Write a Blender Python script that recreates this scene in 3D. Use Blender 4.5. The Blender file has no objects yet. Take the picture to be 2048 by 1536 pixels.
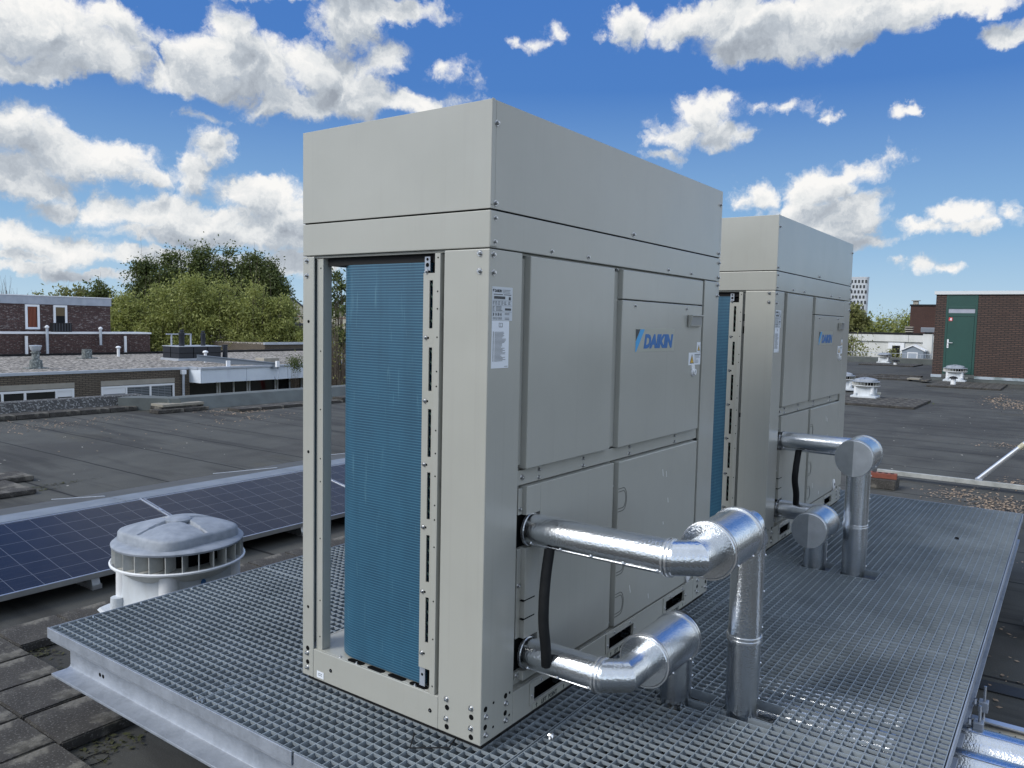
import bpy, bmesh, math, random
import numpy as np
from mathutils import Vector, Matrix
random.seed(7)
S = bpy.context.scene
C = S.collection
PI = math.pi
W, D, H, H1, H2, G = 1.767, 0.802, 1.884, 1.578, 1.470, 2.612
ROOF = -0.45

# ------------------------------------------------------------------ camera
CA, CB, CC = -0.95167456, 1.49402785, 0.02135593
CP = Vector((-1.79864, -1.36921, 1.25866)); CF = 1578.96
CM = (Matrix.Rotation(CA, 4, 'Z') @ Matrix.Rotation(CB, 4, 'X') @ Matrix.Rotation(CC, 4, 'Z'))
cd = bpy.data.cameras.new('camera'); cam = bpy.data.objects.new('camera', cd); C.objects.link(cam)
cam.matrix_world = Matrix.Translation(CP) @ CM
cd.sensor_fit = 'HORIZONTAL'; cd.sensor_width = 36.0; cd.lens = CF / 2048 * 36.0
cd.clip_start = 0.05; cd.clip_end = 5000
S.camera = cam
R3 = CM.to_3x3()
def ray(px, py):
    return R3 @ Vector(((px - 1024) / CF, -(py - 768) / CF, -1.0))
def at(px, py, ax, val):           # point of the photograph on a world plane
    d = ray(px, py); i = 'xyz'.index(ax); return CP + d * ((val - CP[i]) / d[i])
def atd(px, py, dist):
    return CP + ray(px, py) * dist

# ------------------------------------------------------------------ light
SUN_EL, SUN_AZ = math.radians(38), math.radians(150)     # azimuth measured from +X towards +Y
sd = Vector((math.cos(SUN_AZ) * math.cos(SUN_EL), math.sin(SUN_AZ) * math.cos(SUN_EL), math.sin(SUN_EL)))
sl = bpy.data.lights.new('sun', 'SUN'); sl.energy = 1.25; sl.angle = math.radians(25); sl.color = (1.0, 0.96, 0.9)
so = bpy.data.objects.new('sun', sl); C.objects.link(so); so.rotation_euler = (-sd).to_track_quat('-Z', 'Y').to_euler()
S.view_settings.view_transform = 'Standard'; S.view_settings.look = 'None'
S.view_settings.exposure = 1.15; S.view_settings.gamma = 1.0

# ------------------------------------------------------------------ world: sky with cumulus
w = bpy.data.worlds.new('World'); S.world = w; w.use_nodes = True
def azel(px, py):
    d = ray(px, py).normalized(); return math.degrees(math.atan2(d.y, d.x)), math.degrees(math.asin(d.z))
BL = [  # px, py, rx, ry of the cloud masses
 (60,50,180,70),(170,90,110,55),(30,130,110,30),(255,50,50,45),
 (465,70,58,62),(430,125,90,60),(510,145,110,75),(390,165,100,30),(640,140,80,55),(700,190,90,40),(580,205,110,32),(800,200,100,26),(888,135,45,28),(415,235,34,12),
 (690,45,70,50),(760,20,120,30),(540,-10,100,16),(770,110,40,30),
 (45,260,80,55),(110,310,90,42),(30,350,100,36),(235,320,66,36),(430,285,36,30),(400,335,24,44),(300,355,40,16),
 (510,385,75,34),(370,430,180,34),(560,420,60,40),(440,470,200,24),(130,495,120,30),(40,465,60,20),(340,510,200,18),(560,470,90,40),(560,530,160,20),(140,545,220,12),(120,412,46,16),(60,520,110,14),
 (1110,68,36,24),(1085,85,24,14),(1030,85,18,12),
 (1260,40,60,38),(1420,40,160,40),(1560,75,150,46),(1720,30,210,44),(1900,12,170,26),(1690,85,60,16),(2020,68,44,16),
 (1400,230,62,40),(1350,270,60,30),(1440,270,50,32),(1450,205,26,24),(1510,225,30,12),(1500,275,18,12),(1580,222,44,20),(1645,232,16,8),(1330,315,30,10),
 (1640,385,66,42),(1700,430,80,46),(1610,440,90,36),(1790,315,34,26),(1730,335,50,18),(1520,400,36,24),(1480,415,20,14),(1740,480,60,10),
 (1935,430,56,22),(1960,455,60,14),(1850,460,60,14),(1820,452,30,10),(1840,530,30,13),(1880,536,30,8),(1785,525,16,6),(1800,235,22,7),(1835,228,10,7),(500,-120,420,60),(1150,-190,420,60),(1700,-130,420,50),(100,-170,300,60),(700,-330,500,90),(300,70,30,14),(2046,430,14,18)]  # large ones above the view are unseen clouds added to grey reflections
def build_world():
    nt = w.node_tree; N = nt.nodes; L = nt.links; N.clear()
    g = bpy.data.node_groups.new('cloud_density', 'ShaderNodeTree')
    g.interface.new_socket('Vec', in_out='INPUT', socket_type='NodeSocketVector')
    g.interface.new_socket('Field', in_out='OUTPUT', socket_type='NodeSocketFloat')
    gi = g.nodes.new('NodeGroupInput'); go = g.nodes.new('NodeGroupOutput'); gl = g.links
    def node(nodes, links, typ, op, *a):
        n = nodes.new(typ); n.operation = op
        for i, v in enumerate(a):
            if v is None: continue
            if isinstance(v, (int, float, tuple)): n.inputs[i].default_value = v
            else: links.new(v, n.inputs[i])
        return n
    def m(op, *a): return node(g.nodes, gl, 'ShaderNodeMath', op, *a).outputs[0]
    def vm(op, *a): return node(g.nodes, gl, 'ShaderNodeVectorMath', op, *a)
    sp = g.nodes.new('ShaderNodeSeparateXYZ'); gl.new(gi.outputs[0], sp.inputs[0])
    az = m('MULTIPLY', m('ARCTAN2', sp.outputs[1], sp.outputs[0]), 180 / PI)
    el = m('MULTIPLY', m('ARCSINE', sp.outputs[2]), 180 / PI)
    cb = g.nodes.new('ShaderNodeCombineXYZ'); gl.new(az, cb.inputs[0]); gl.new(el, cb.inputs[1])
    cur = None
    for (px, py, rx, ry) in BL:
        a, e = azel(px, py); a2, _ = azel(px + rx, py); _, e2 = azel(px, py + ry)
        ra = max(abs(a2 - a), .4); re = max(abs(e2 - e), .3)
        q = vm('MULTIPLY_ADD', cb.outputs[0], (1 / ra, 1 / re, 0.0), (-a / ra, -e / re, 0.0)).outputs[0]
        d = vm('LENGTH', q).outputs['Value']; kk = min(1.1, max(.38, math.sqrt(rx * ry) / 58)); d = m('MULTIPLY_ADD', d, kk, 1 - kk)
        cur = d if cur is None else m('SMOOTH_MIN', cur, d, 0.22)
    fld = m('MAXIMUM', m('SUBTRACT', 1.0, cur), -1.6)
    gl.new(fld, go.inputs[0])

    def M(op, *a): return node(N, L, 'ShaderNodeMath', op, *a).outputs[0]
    def VM(op, *a): return node(N, L, 'ShaderNodeVectorMath', op, *a).outputs[0]
    def noise(vec, sc, det, ro):
        n = N.new('ShaderNodeTexNoise'); n.inputs['Scale'].default_value = sc; n.inputs['Detail'].default_value = det
        n.inputs['Roughness'].default_value = ro; L.new(vec, n.inputs['Vector']); return n
    tc = N.new('ShaderNodeTexCoord'); dirv = tc.outputs['Generated']
    sp2 = N.new('ShaderNodeSeparateXYZ'); L.new(dirv, sp2.inputs[0])
    # clouds shrink towards the horizon: divide by elevation-like scale
    wn = noise(dirv, 15.0, 7, 0.62)
    warp = VM('MULTIPLY_ADD', wn.outputs['Color'], (0.085, 0.085, 0.060), (-0.0425, -0.0425, -0.030))
    wd = VM('ADD', dirv, warp)
    left = Vector((-math.sin(math.radians(35)), math.cos(math.radians(35)), 0))
    off = (left * 0.35 + Vector((0, 0, 1))).normalized()
    def field(vec):
        n = N.new('ShaderNodeGroup'); n.node_tree = g; L.new(vec, n.inputs[0]); return n.outputs[0]
    def billow(vec, sc, det, ro=0.5):
        n = noise(vec, sc, det, ro); return M('ABSOLUTE', M('SUBTRACT', n.outputs['Fac'], 0.5))
    f0 = field(wd)
    bA0 = billow(wd, 15.0, 5, 0.60)
    bA1 = billow(VM('ADD', wd, tuple(off * 0.012)), 15.0, 5, 0.60)
    n0 = noise(dirv, 10.0, 8, 0.55)
    far = noise(dirv, 2.3, 4, 0.55)
    fcl = M('MULTIPLY', M('SUBTRACT', far.outputs['Fac'], 0.44), 6.0)
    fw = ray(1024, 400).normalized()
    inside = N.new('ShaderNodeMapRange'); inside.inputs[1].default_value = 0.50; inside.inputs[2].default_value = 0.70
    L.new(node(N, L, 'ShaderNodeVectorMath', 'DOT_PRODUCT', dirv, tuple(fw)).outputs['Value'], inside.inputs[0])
    base = M('ADD', M('MULTIPLY', f0, inside.outputs[0]), M('MULTIPLY', fcl, M('SUBTRACT', 1.0, inside.outputs[0])))
    # rounded tops from the billows, wisps from the fine noise
    dens = M('ADD', M('SUBTRACT', base, M('MULTIPLY', bA0, -2.4)), M('MULTIPLY_ADD', n0.outputs['Fac'], 2.3, -1.15 + 0.03))
    cov = N.new('ShaderNodeMapRange'); cov.interpolation_type = 'SMOOTHSTEP'; cov.inputs[1].default_value = CLO; cov.inputs[2].default_value = CHI
    L.new(dens, cov.inputs[0])
    f1 = field(VM('ADD', wd, tuple(off * 0.030)))
    slope = M('ADD', M('MULTIPLY', M('SUBTRACT', f0, f1), 0.55), M('MULTIPLY', M('SUBTRACT', bA0, bA1), 2.6))
    slope = M('MULTIPLY', slope, inside.outputs[0])
    thick = M('MINIMUM', M('MAXIMUM', dens, 0.0), 1.2)
    hi_ = N.new('ShaderNodeMapRange'); hi_.inputs[1].default_value = 0.30; hi_.inputs[2].default_value = 0.42; L.new(sp2.outputs[2], hi_.inputs[0])
    lit = N.new('ShaderNodeMapRange'); lit.inputs[1].default_value = -0.80; lit.inputs[2].default_value = 0.30
    t1 = M('SUBTRACT', slope, M('MULTIPLY', thick, 0.55))
    t2 = M('SUBTRACT', M('MULTIPLY_ADD', n0.outputs['Fac'], 0.7, -0.30), M('MULTIPLY', M('MULTIPLY', hi_.outputs[0], thick), 0.62))
    L.new(M('ADD', t1, t2), lit.inputs[0])
    ramp = N.new('ShaderNodeValToRGB'); L.new(lit.outputs[0], ramp.inputs[0])
    e = ramp.color_ramp.elements; e[0].position = 0.0; e[0].color = (0.34, 0.38, 0.44, 1); e[1].position = 1.0; e[1].color = (1.0, 0.99, 0.97, 1)
    x = ramp.color_ramp.elements.new(0.40); x.color = (0.52, 0.57, 0.63, 1)
    x = ramp.color_ramp.elements.new(0.74); x.color = (0.84, 0.86, 0.87, 1)
    sky = N.new('ShaderNodeTexSky'); sky.sky_type = 'NISHITA'; sky.sun_disc = False
    sky.sun_elevation = SUN_EL; sky.sun_rotation = PI / 2 - SUN_AZ; sky.altitude = 0; sky.air_density = 1.0; sky.dust_density = 0.3; sky.ozone_density = 2.0
    # elevation gradient towards the pale blue band above the horizon
    er = N.new('ShaderNodeValToRGB'); L.new(M('MULTIPLY', sp2.outputs[2], 2.0), er.inputs[0])
    q = er.color_ramp.elements; q[0].position = 0.0; q[0].color = (*SKYC[0], 1); q[1].position = 1.0; q[1].color = (*SKYC[3], 1)
    x = er.color_ramp.elements.new(0.22); x.color = (*SKYC[1], 1)
    x = er.color_ramp.elements.new(0.55); x.color = (*SKYC[2], 1)
    smx = N.new('ShaderNodeMix'); smx.data_type = 'RGBA'; smx.inputs[0].default_value = 0.93
    sk10 = VM('SCALE', er.outputs[0], None, None); sk10.node.inputs['Scale'].default_value = 10.0
    L.new(sky.outputs[0], smx.inputs[6]); L.new(sk10, smx.inputs[7])
    cs = VM('SCALE', ramp.outputs[0]); cs.node.inputs['Scale'].default_value = CLOUDB * 10
    mix = N.new('ShaderNodeMix'); mix.data_type = 'RGBA'
    L.new(cov.outputs[0], mix.inputs[0]); L.new(smx.outputs[2], mix.inputs[6]); L.new(cs, mix.inputs[7])
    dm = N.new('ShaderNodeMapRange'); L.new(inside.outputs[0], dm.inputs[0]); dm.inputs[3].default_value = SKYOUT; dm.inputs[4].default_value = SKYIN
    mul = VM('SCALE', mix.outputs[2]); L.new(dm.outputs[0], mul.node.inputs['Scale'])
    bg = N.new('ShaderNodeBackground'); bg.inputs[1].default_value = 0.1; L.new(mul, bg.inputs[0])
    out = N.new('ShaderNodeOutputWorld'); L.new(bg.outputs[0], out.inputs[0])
SKYC = [(0.52, 0.71, 0.86), (0.27, 0.49, 0.77), (0.075, 0.225, 0.60), (0.055, 0.185, 0.58)]
CLO, CHI, CLOUDB = -0.16, 0.46, 1.0
SKYOUT, SKYIN = 0.95, 0.43  # sky outside the view set brighter than inside, added to light the scene
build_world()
w.cycles.sampling_method = 'MANUAL'; w.cycles.sample_map_resolution = 512
S.cycles.max_bounces = 6; S.cycles.diffuse_bounces = 3; S.cycles.glossy_bounces = 3; S.cycles.caustics_reflective = False; S.cycles.caustics_refractive = False

# ------------------------------------------------------------------ materials
MATS = {}
def mat(name, col, rough=0.6, metal=0.0, col2=None, nscale=4.0, detail=6, bump=0.0, bscale=60.0, spec=0.5, lo=0.35, hi=0.65, stretch=(1,1,1), rvar=0.0, extra=None):
    if name in MATS: return MATS[name]
    m = bpy.data.materials.new(name); m.use_nodes = True; nt = m.node_tree; N = nt.nodes; L = nt.links
    b = N['Principled BSDF']; b.inputs['Base Color'].default_value = (*col, 1); b.inputs['Roughness'].default_value = rough
    b.inputs['Metallic'].default_value = metal; b.inputs['Specular IOR Level'].default_value = spec
    tc = N.new('ShaderNodeTexCoord'); mp = N.new('ShaderNodeMapping'); L.new(tc.outputs['Object'], mp.inputs[0]); mp.inputs['Scale'].default_value = stretch
    colout = None
    if col2 is not None:
        n = N.new('ShaderNodeTexNoise'); n.inputs['Scale'].default_value = nscale; n.inputs['Detail'].default_value = detail; n.inputs['Roughness'].default_value = 0.6
        L.new(mp.outputs[0], n.inputs[0])
        r = N.new('ShaderNodeValToRGB'); L.new(n.outputs['Fac'], r.inputs[0])
        r.color_ramp.elements[0].position = lo; r.color_ramp.elements[0].color = (*col, 1)
        r.color_ramp.elements[1].position = hi; r.color_ramp.elements[1].color = (*col2, 1)
        colout = r.outputs[0]
        if rvar:
            rr = N.new('ShaderNodeMapRange'); L.new(n.outputs['Fac'], rr.inputs[0]); rr.inputs[1].default_value = 0.3; rr.inputs[2].default_value = 0.7
            rr.inputs[3].default_value = rough - rvar; rr.inputs[4].default_value = rough + rvar; L.new(rr.outputs[0], b.inputs['Roughness'])
    ctx = dict(m=m, N=N, L=L, b=b, tc=tc, mp=mp, col=colout)
    if extra: extra(ctx); colout = ctx['col']
    if colout is not None: L.new(colout, b.inputs['Base Color'])
    if bump:
        n2 = N.new('ShaderNodeTexNoise'); n2.inputs['Scale'].default_value = bscale; n2.inputs['Detail'].default_value = 4
        L.new(tc.outputs['Object'], n2.inputs[0])
        bp = N.new('ShaderNodeBump'); bp.inputs['Strength'].default_value = min(1, bump); bp.inputs['Distance'].default_value = 0.3 / bscale
        L.new(n2.outputs['Fac'], bp.inputs['Height']); L.new(bp.outputs[0], b.inputs['Normal'])
    MATS[name] = m; return m
def overlay(ctx, fac, color):     # mix a colour over what is there
    mx = ctx['N'].new('ShaderNodeMix'); mx.data_type = 'RGBA'
    if isinstance(fac, float): mx.inputs[0].default_value = fac
    else: ctx['L'].new(fac, mx.inputs[0])
    if ctx['col'] is not None: ctx['L'].new(ctx['col'], mx.inputs[6])
    else: mx.inputs[6].default_value = ctx['b'].inputs['Base Color'].default_value
    mx.inputs[7].default_value = (*color, 1); ctx['col'] = mx.outputs[2]
def nz(ctx, scale, lo, hi, detail=5, stretch=None, rough=0.6):
    N, L = ctx['N'], ctx['L']; n = N.new('ShaderNodeTexNoise'); n.inputs['Scale'].default_value = scale; n.inputs['Detail'].default_value = detail; n.inputs['Roughness'].default_value = rough
    if stretch:
        mp = N.new('ShaderNodeMapping'); mp.inputs['Scale'].default_value = stretch; L.new(ctx['tc'].outputs['Object'], mp.inputs[0]); L.new(mp.outputs[0], n.inputs[0])
    else: L.new(ctx['tc'].outputs['Object'], n.inputs[0])
    r = N.new('ShaderNodeMapRange'); r.interpolation_type = 'SMOOTHSTEP'; L.new(n.outputs['Fac'], r.inputs[0]); r.inputs[1].default_value = lo; r.inputs[2].default_value = hi
    return r.outputs[0]
def mth(ctx, op, a, b=None):
    n = ctx['N'].new('ShaderNodeMath'); n.operation = op
    for i, v in enumerate((a, b)):
        if v is None: continue
        if isinstance(v, (int, float)): n.inputs[i].default_value = v
        else: ctx['L'].new(v, n.inputs[i])
    return n.outputs[0]
def line(ctx, axis, period, phase, width, wob=0.0):
    """1 on thin lines every `period` metres along the axis"""
    N, L = ctx['N'], ctx['L']; s = N.new('ShaderNodeSeparateXYZ'); L.new(ctx['tc'].outputs['Object'], s.inputs[0])
    v = s.outputs['XYZ'.index(axis)]
    if wob:
        n = N.new('ShaderNodeTexNoise'); n.inputs['Scale'].default_value = 1.2; n.inputs['Detail'].default_value = 6; L.new(ctx['tc'].outputs['Object'], n.inputs[0])
        v = mth(ctx, 'ADD', v, mth(ctx, 'MULTIPLY', mth(ctx, 'SUBTRACT', n.outputs['Fac'], 0.5), wob))
    f = mth(ctx, 'FRACT', mth(ctx, 'DIVIDE', mth(ctx, 'SUBTRACT', v, phase), period))
    d = mth(ctx, 'ABSOLUTE', mth(ctx, 'SUBTRACT', f, 0.5))
    return mth(ctx, 'GREATER_THAN', d, 0.5 - width / period / 2)

def streaks(ctx):
    N, L = ctx['N'], ctx['L']
    overlay(ctx, mth(ctx, 'MULTIPLY', nz(ctx, 1.0, 0.60, 0.72, 2, (38, 38, 0.7)), 0.06), (0.20, 0.20, 0.185))
    n = N.new('ShaderNodeTexNoise'); n.inputs['Scale'].default_value = 2.2; n.inputs['Detail'].default_value = 1; L.new(ctx['tc'].outputs['Object'], n.inputs['Vector'])
    bp = N.new('ShaderNodeBump'); bp.inputs['Strength'].default_value = 0.35; bp.inputs['Distance'].default_value = 0.02; L.new(n.outputs['Fac'], bp.inputs['Height']); L.new(bp.outputs[0], ctx['b'].inputs['Normal'])
    overlay(ctx, mth(ctx, 'MULTIPLY', nz(ctx, 5.0, 0.52, 0.75, 4, (5, 5, 0.35)), 0.07), (0.23, 0.225, 0.20))
    overlay(ctx, mth(ctx, 'MULTIPLY', nz(ctx, 2.0, 0.55, 0.8, 4), 0.12), (0.50, 0.52, 0.50))
M_paint = mat('cabinet_paint', (0.330, 0.335, 0.306), 0.27, 0, (0.348, 0.352, 0.323), 3, 3, 0, 500, 0.5, extra=streaks)
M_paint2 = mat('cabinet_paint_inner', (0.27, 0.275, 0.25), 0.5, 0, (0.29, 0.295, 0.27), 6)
M_black = mat('black_rubber', (0.008, 0.008, 0.009), 0.7, spec=0.3)
M_dark = mat('dark_gap', (0.004, 0.0045, 0.005), 0.9, spec=0.1)  # near-black colour stands for the shade inside slots, openings and recesses
M_hose = mat('hose_foam', (0.007, 0.008, 0.009), 0.8, 0, (0.011, 0.012, 0.013), 30, bump=0.2, bscale=300, spec=0.25)
M_zinc = mat('bolt_zinc', (0.50, 0.51, 0.52), 0.28, 1.0, (0.36, 0.37, 0.38), 300)
def spangle(ctx):
    N, L = ctx['N'], ctx['L']; v = N.new('ShaderNodeTexVoronoi'); v.inputs['Scale'].default_value = 70; L.new(ctx['tc'].outputs['Object'], v.inputs[0])
    s = N.new('ShaderNodeSeparateColor'); L.new(v.outputs['Color'], s.inputs[0])
    overlay(ctx, mth(ctx, 'MULTIPLY', s.outputs[0], 0.35), (0.40, 0.44, 0.51))
    overlay(ctx, mth(ctx, 'MULTIPLY', nz(ctx, 9, 0.5, 0.7, 6, (1, 1, 0.35)), 0.35), (0.19, 0.215, 0.25))
M_galv = mat('galvanised_steel', (0.25, 0.28, 0.325), 0.5, 0.4, (0.33, 0.365, 0.42), 6, 6, 0.25, 90, extra=spangle, rvar=0.1)
def gdull(ctx):
    overlay(ctx, mth(ctx, 'MULTIPLY', nz(ctx, 26, 0.56, 0.66, 3), 0.25), (0.45, 0.52, 0.57))
M_grate = mat('grating_steel', (0.235, 0.272, 0.30), 0.45, 0.3, (0.31, 0.355, 0.39), 3, 4, 0, extra=gdull)
M_alu = mat('aluminium', (0.72, 0.74, 0.76), 0.35, 0.8, (0.62, 0.64, 0.67), 10)
def stucco(ctx):
    N, L = ctx['N'], ctx['L']
    mp = N.new('ShaderNodeMapping'); L.new(ctx['tc'].outputs['Object'], mp.inputs[0])
    v = N.new('ShaderNodeTexVoronoi'); v.feature = 'SMOOTH_F1'; v.inputs['Scale'].default_value = 165; v.inputs['Smoothness'].default_value = 0.6; L.new(mp.outputs[0], v.inputs[0])
    n = N.new('ShaderNodeTexNoise'); n.inputs['Scale'].default_value = 120; n.inputs['Detail'].default_value = 2; n.inputs['Distortion'].default_value = 0.8; L.new(mp.outputs[0], n.inputs[0])
    ad = mth(ctx, 'ADD', v.outputs['Distance'], n.outputs['Fac'])
    bp = N.new('ShaderNodeBump'); bp.inputs['Strength'].default_value = 0.44; bp.inputs['Distance'].default_value = 0.0012
    L.new(ad, bp.inputs['Height']); L.new(bp.outputs[0], ctx['b'].inputs['Normal'])
M_stucco = mat('stucco_aluminium', (0.66, 0.685, 0.71), 0.23, 1.0, (0.58, 0.605, 0.63), 12, extra=stucco)
M_rivet = mat('rivet_metal', (0.66, 0.68, 0.70), 0.25, 0.9, (0.7, 0.71, 0.72), 200)
def fins(ctx):
    overlay(ctx, mth(ctx, 'MULTIPLY', line(ctx, 'Z', 0.0086, 0.0, 0.0026), 0.6), (0.075, 0.20, 0.29))
    overlay(ctx, mth(ctx, 'MULTIPLY', nz(ctx, 12, 0.60, 0.74, 3, (4, 4, 0.35)), 0.30), (0.13, 0.28, 0.35))
    overlay(ctx, mth(ctx, 'MULTIPLY', nz(ctx, 5, 0.5, 0.7, 3, (3, 3, 0.15)), 0.25), (0.010, 0.045, 0.08))
M_coil = mat('coil_fins_blue', (0.009, 0.052, 0.098), 0.45, 0.0, (0.012, 0.066, 0.12), 8, 4, extra=fins)
M_white = mat('white_plastic', (0.70, 0.72, 0.74), 0.4, 0, (0.62, 0.64, 0.66), 5, 6)
M_whited = mat('white_weathered', (0.50, 0.54, 0.58), 0.5, 0, (0.40, 0.42, 0.43), 6, 8, lo=0.45, hi=0.75, stretch=(1, 1, 0.5))
M_capgrey = mat('fan_cap_grey', (0.19, 0.215, 0.25), 0.6, 0, (0.27, 0.30, 0.345), 14, 8, 0.15, 200)
M_vane = mat('fan_vane', (0.50, 0.51, 0.49), 0.5, 0, (0.40, 0.41, 0.39), 20)
M_label = mat('label_white', (0.66, 0.70, 0.75), 0.35)
M_labels = mat('label_silver', (0.48, 0.52, 0.56), 0.35)
M_ink = mat('ink', (0.03, 0.035, 0.04), 0.5)
M_inkl = mat('ink_light', (0.16, 0.18, 0.2), 0.5)
M_yel = mat('warning_yellow', (0.62, 0.38, 0.03), 0.4)
M_blue = mat('logo_blue', (0.002, 0.115, 0.36), 0.35)
M_lblue = mat('logo_light_blue', (0.03, 0.30, 0.62), 0.35)
M_logobg = mat('logo_film', (0.34, 0.35, 0.305), 0.3)

# ------------------------------------------------------------------ mesh helpers
class MB:
    def __init__(s): s.v = []; s.f = []
    def add(s, vs, fs):
        k = len(s.v); s.v += [tuple(v) for v in vs]; s.f += [tuple(i + k for i in f) for f in fs]; return s
    def box(s, x0, x1, y0, y1, z0, z1):
        v = [(x, y, z) for x in (x0, x1) for y in (y0, y1) for z in (z0, z1)]
        return s.add(v, [(0, 1, 3, 2), (4, 6, 7, 5), (0, 4, 5, 1), (2, 3, 7, 6), (0, 2, 6, 4), (1, 5, 7, 3)])
    def obox(s, c, dx, dy, dz, u=(1, 0, 0), v=(0, 1, 0), w=(0, 0, 1)):
        c = Vector(c); u = Vector(u); v = Vector(v); w = Vector(w)
        vs = [c + u * (a * dx) + v * (b * dy) + w * (e * dz) for a in (-.5, .5) for b in (-.5, .5) for e in (-.5, .5)]
        return s.add(vs, [(0, 1, 3, 2), (4, 6, 7, 5), (0, 4, 5, 1), (2, 3, 7, 6), (0, 2, 6, 4), (1, 5, 7, 3)])
    def prism(s, poly, ax, a, b):
        i = 'xyz'.index(ax); n = len(poly); vs = []
        for t in (a, b):
            for p in poly:
                q = list(p); q.insert(i, t); vs.append(q)
        fs = [tuple(range(n)), tuple(range(2 * n - 1, n - 1, -1))] + [(j, (j + 1) % n, n + (j + 1) % n, n + j) for j in range(n)]
        return s.add(vs, fs)
    def cyl(s, p0, p1, r0, r1=None, n=16, caps=True):
        p0 = Vector(p0); p1 = Vector(p1); r1 = r0 if r1 is None else r1
        d = (p1 - p0).normalized(); u = d.orthogonal().normalized(); v = d.cross(u)
        vs = [p0 + (u * math.cos(2 * PI * i / n) + v * math.sin(2 * PI * i / n)) * r0 for i in range(n)] + \
             [p1 + (u * math.cos(2 * PI * i / n) + v * math.sin(2 * PI * i / n)) * r1 for i in range(n)]
        fs = [(i, (i + 1) % n, n + (i + 1) % n, n + i) for i in range(n)]
        if caps: fs += [tuple(range(n - 1, -1, -1)), tuple(range(n, 2 * n))]
        return s.add(vs, fs)
    def lathe(s, prof, c=(0, 0, 0), n=32, cap=True):
        vs = []; m = len(prof)
        for (r, z) in prof:
            for i in range(n):
                a = 2 * PI * i / n; vs.append((c[0] + r * math.cos(a), c[1] + r * math.sin(a), c[2] + z))
        fs = [(j * n + i, j * n + (i + 1) % n, (j + 1) * n + (i + 1) % n, (j + 1) * n + i) for j in range(m - 1) for i in range(n)]
        if cap: fs += [tuple(range(n - 1, -1, -1)), tuple(range((m - 1) * n, m * n))]
        return s.add(vs, fs)
    def mitre(s, path, r, n=36, caps=True, split=True):     # tube with mitred joints
        P = [Vector(p) for p in path]; k = len(P)
        d0 = (P[1] - P[0]).normalized(); u = d0.orthogonal().normalized(); v = d0.cross(u)
        ring = [P[0] + (u * math.cos(2 * PI * i / n) + v * math.sin(2 * PI * i / n)) * r for i in range(n)]
        vs = list(ring); fs = []
        for j in range(1, k):
            d = (P[j] - P[j - 1]).normalized()
            nn = d if j == k - 1 else (d + (P[j + 1] - P[j]).normalized()).normalized()
            new = [q + d * ((P[j] - q).dot(nn) / d.dot(nn)) for q in ring]
            if split and j > 1: vs += ring
            o = len(vs) - n; vs += new
            fs += [(o + i, o + (i + 1) % n, o + n + (i + 1) % n, o + n + i) for i in range(n)]; ring = new
        if caps: fs += [tuple(range(n - 1, -1, -1)), tuple(range(len(vs) - n, len(vs)))]
        return s.add(vs, fs)
    def build(s, name, m, parent=None, bevel=0, smooth=False, loc=None, seg=2, ang=38):
        me = bpy.data.meshes.new(name); me.from_pydata(s.v, [], s.f); me.update()
        bm = bmesh.new(); bm.from_mesh(me); bmesh.ops.recalc_face_normals(bm, faces=bm.faces); bm.to_mesh(me); bm.free()
        return link(name, me, m, parent, bevel, smooth, loc, seg, ang)
def link(name, me, m, parent=None, bevel=0, smooth=False, loc=None, seg=2, ang=38):
    o = bpy.data.objects.new(name, me); C.objects.link(o)
    if m is not None and not me.materials: me.materials.append(m)
    if parent: o.parent = parent
    if loc: o.location = loc
    if bevel:
        b = o.modifiers.new('bevel', 'BEVEL'); b.width = bevel; b.segments = seg; b.limit_method = 'ANGLE'; b.angle_limit = 0.6
        b.harden_normals = False
    if smooth:
        for p in me.polygons: p.use_smooth = True
        try: me.set_sharp_from_angle(angle=math.radians(ang))
        except Exception: pass
    return o
def thing(name, label, cat, loc=(0, 0, 0), rz=0, group=None):
    o = bpy.data.objects.new(name, None); C.objects.link(o); o.location = loc; o.rotation_euler = (0, 0, rz)
    o['label'] = label; o['category'] = cat
    if group: o['group'] = group
    o.empty_display_size = 0.1
    return o
def tag(o, label, cat, group=None):
    o['label'] = label; o['category'] = cat
    if group: o['group'] = group
    return o
def struct(o): o['kind'] = 'structure'; return o
def dup(root, loc, rz, label, group=None, over=None):
    kids = {}
    for o in bpy.data.objects:
        if o.parent: kids.setdefault(o.parent.name, []).append(o)
    r = root.copy(); C.objects.link(r); r.location = loc; r.rotation_euler = (0, 0, rz); r['label'] = label
    if group: r['group'] = group
    def rec(src, dst):
        for ch in kids.get(src.name, []):
            c = ch.copy(); C.objects.link(c); c.parent = dst; rec(ch, c)
    rec(root, r); return r
def text_mesh(txt, size, shear=0.0, off=0.0, sx=1.0, ext=0.0004):
    cu = bpy.data.curves.new('t', 'FONT'); cu.body = txt; cu.size = size; cu.shear = shear; cu.offset = off; cu.extrude = ext; cu.resolution_u = 3
    o = bpy.data.objects.new('t', cu); C.objects.link(o); dg = bpy.context.evaluated_depsgraph_get()
    me = bpy.data.meshes.new_from_object(o.evaluated_get(dg)); bpy.data.objects.remove(o)
    for v in me.vertices: v.co.x *= sx
    me.materials.clear()
    return me
def place_text(name, txt, size, m, parent, loc, rot, **k):
    me = text_mesh(txt, size, **k); o = link(name, me, m, parent, loc=loc); o.rotation_euler = rot; return o
FR = (PI / 2, 0, 0)      # text on a face looking towards -Y

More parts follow.
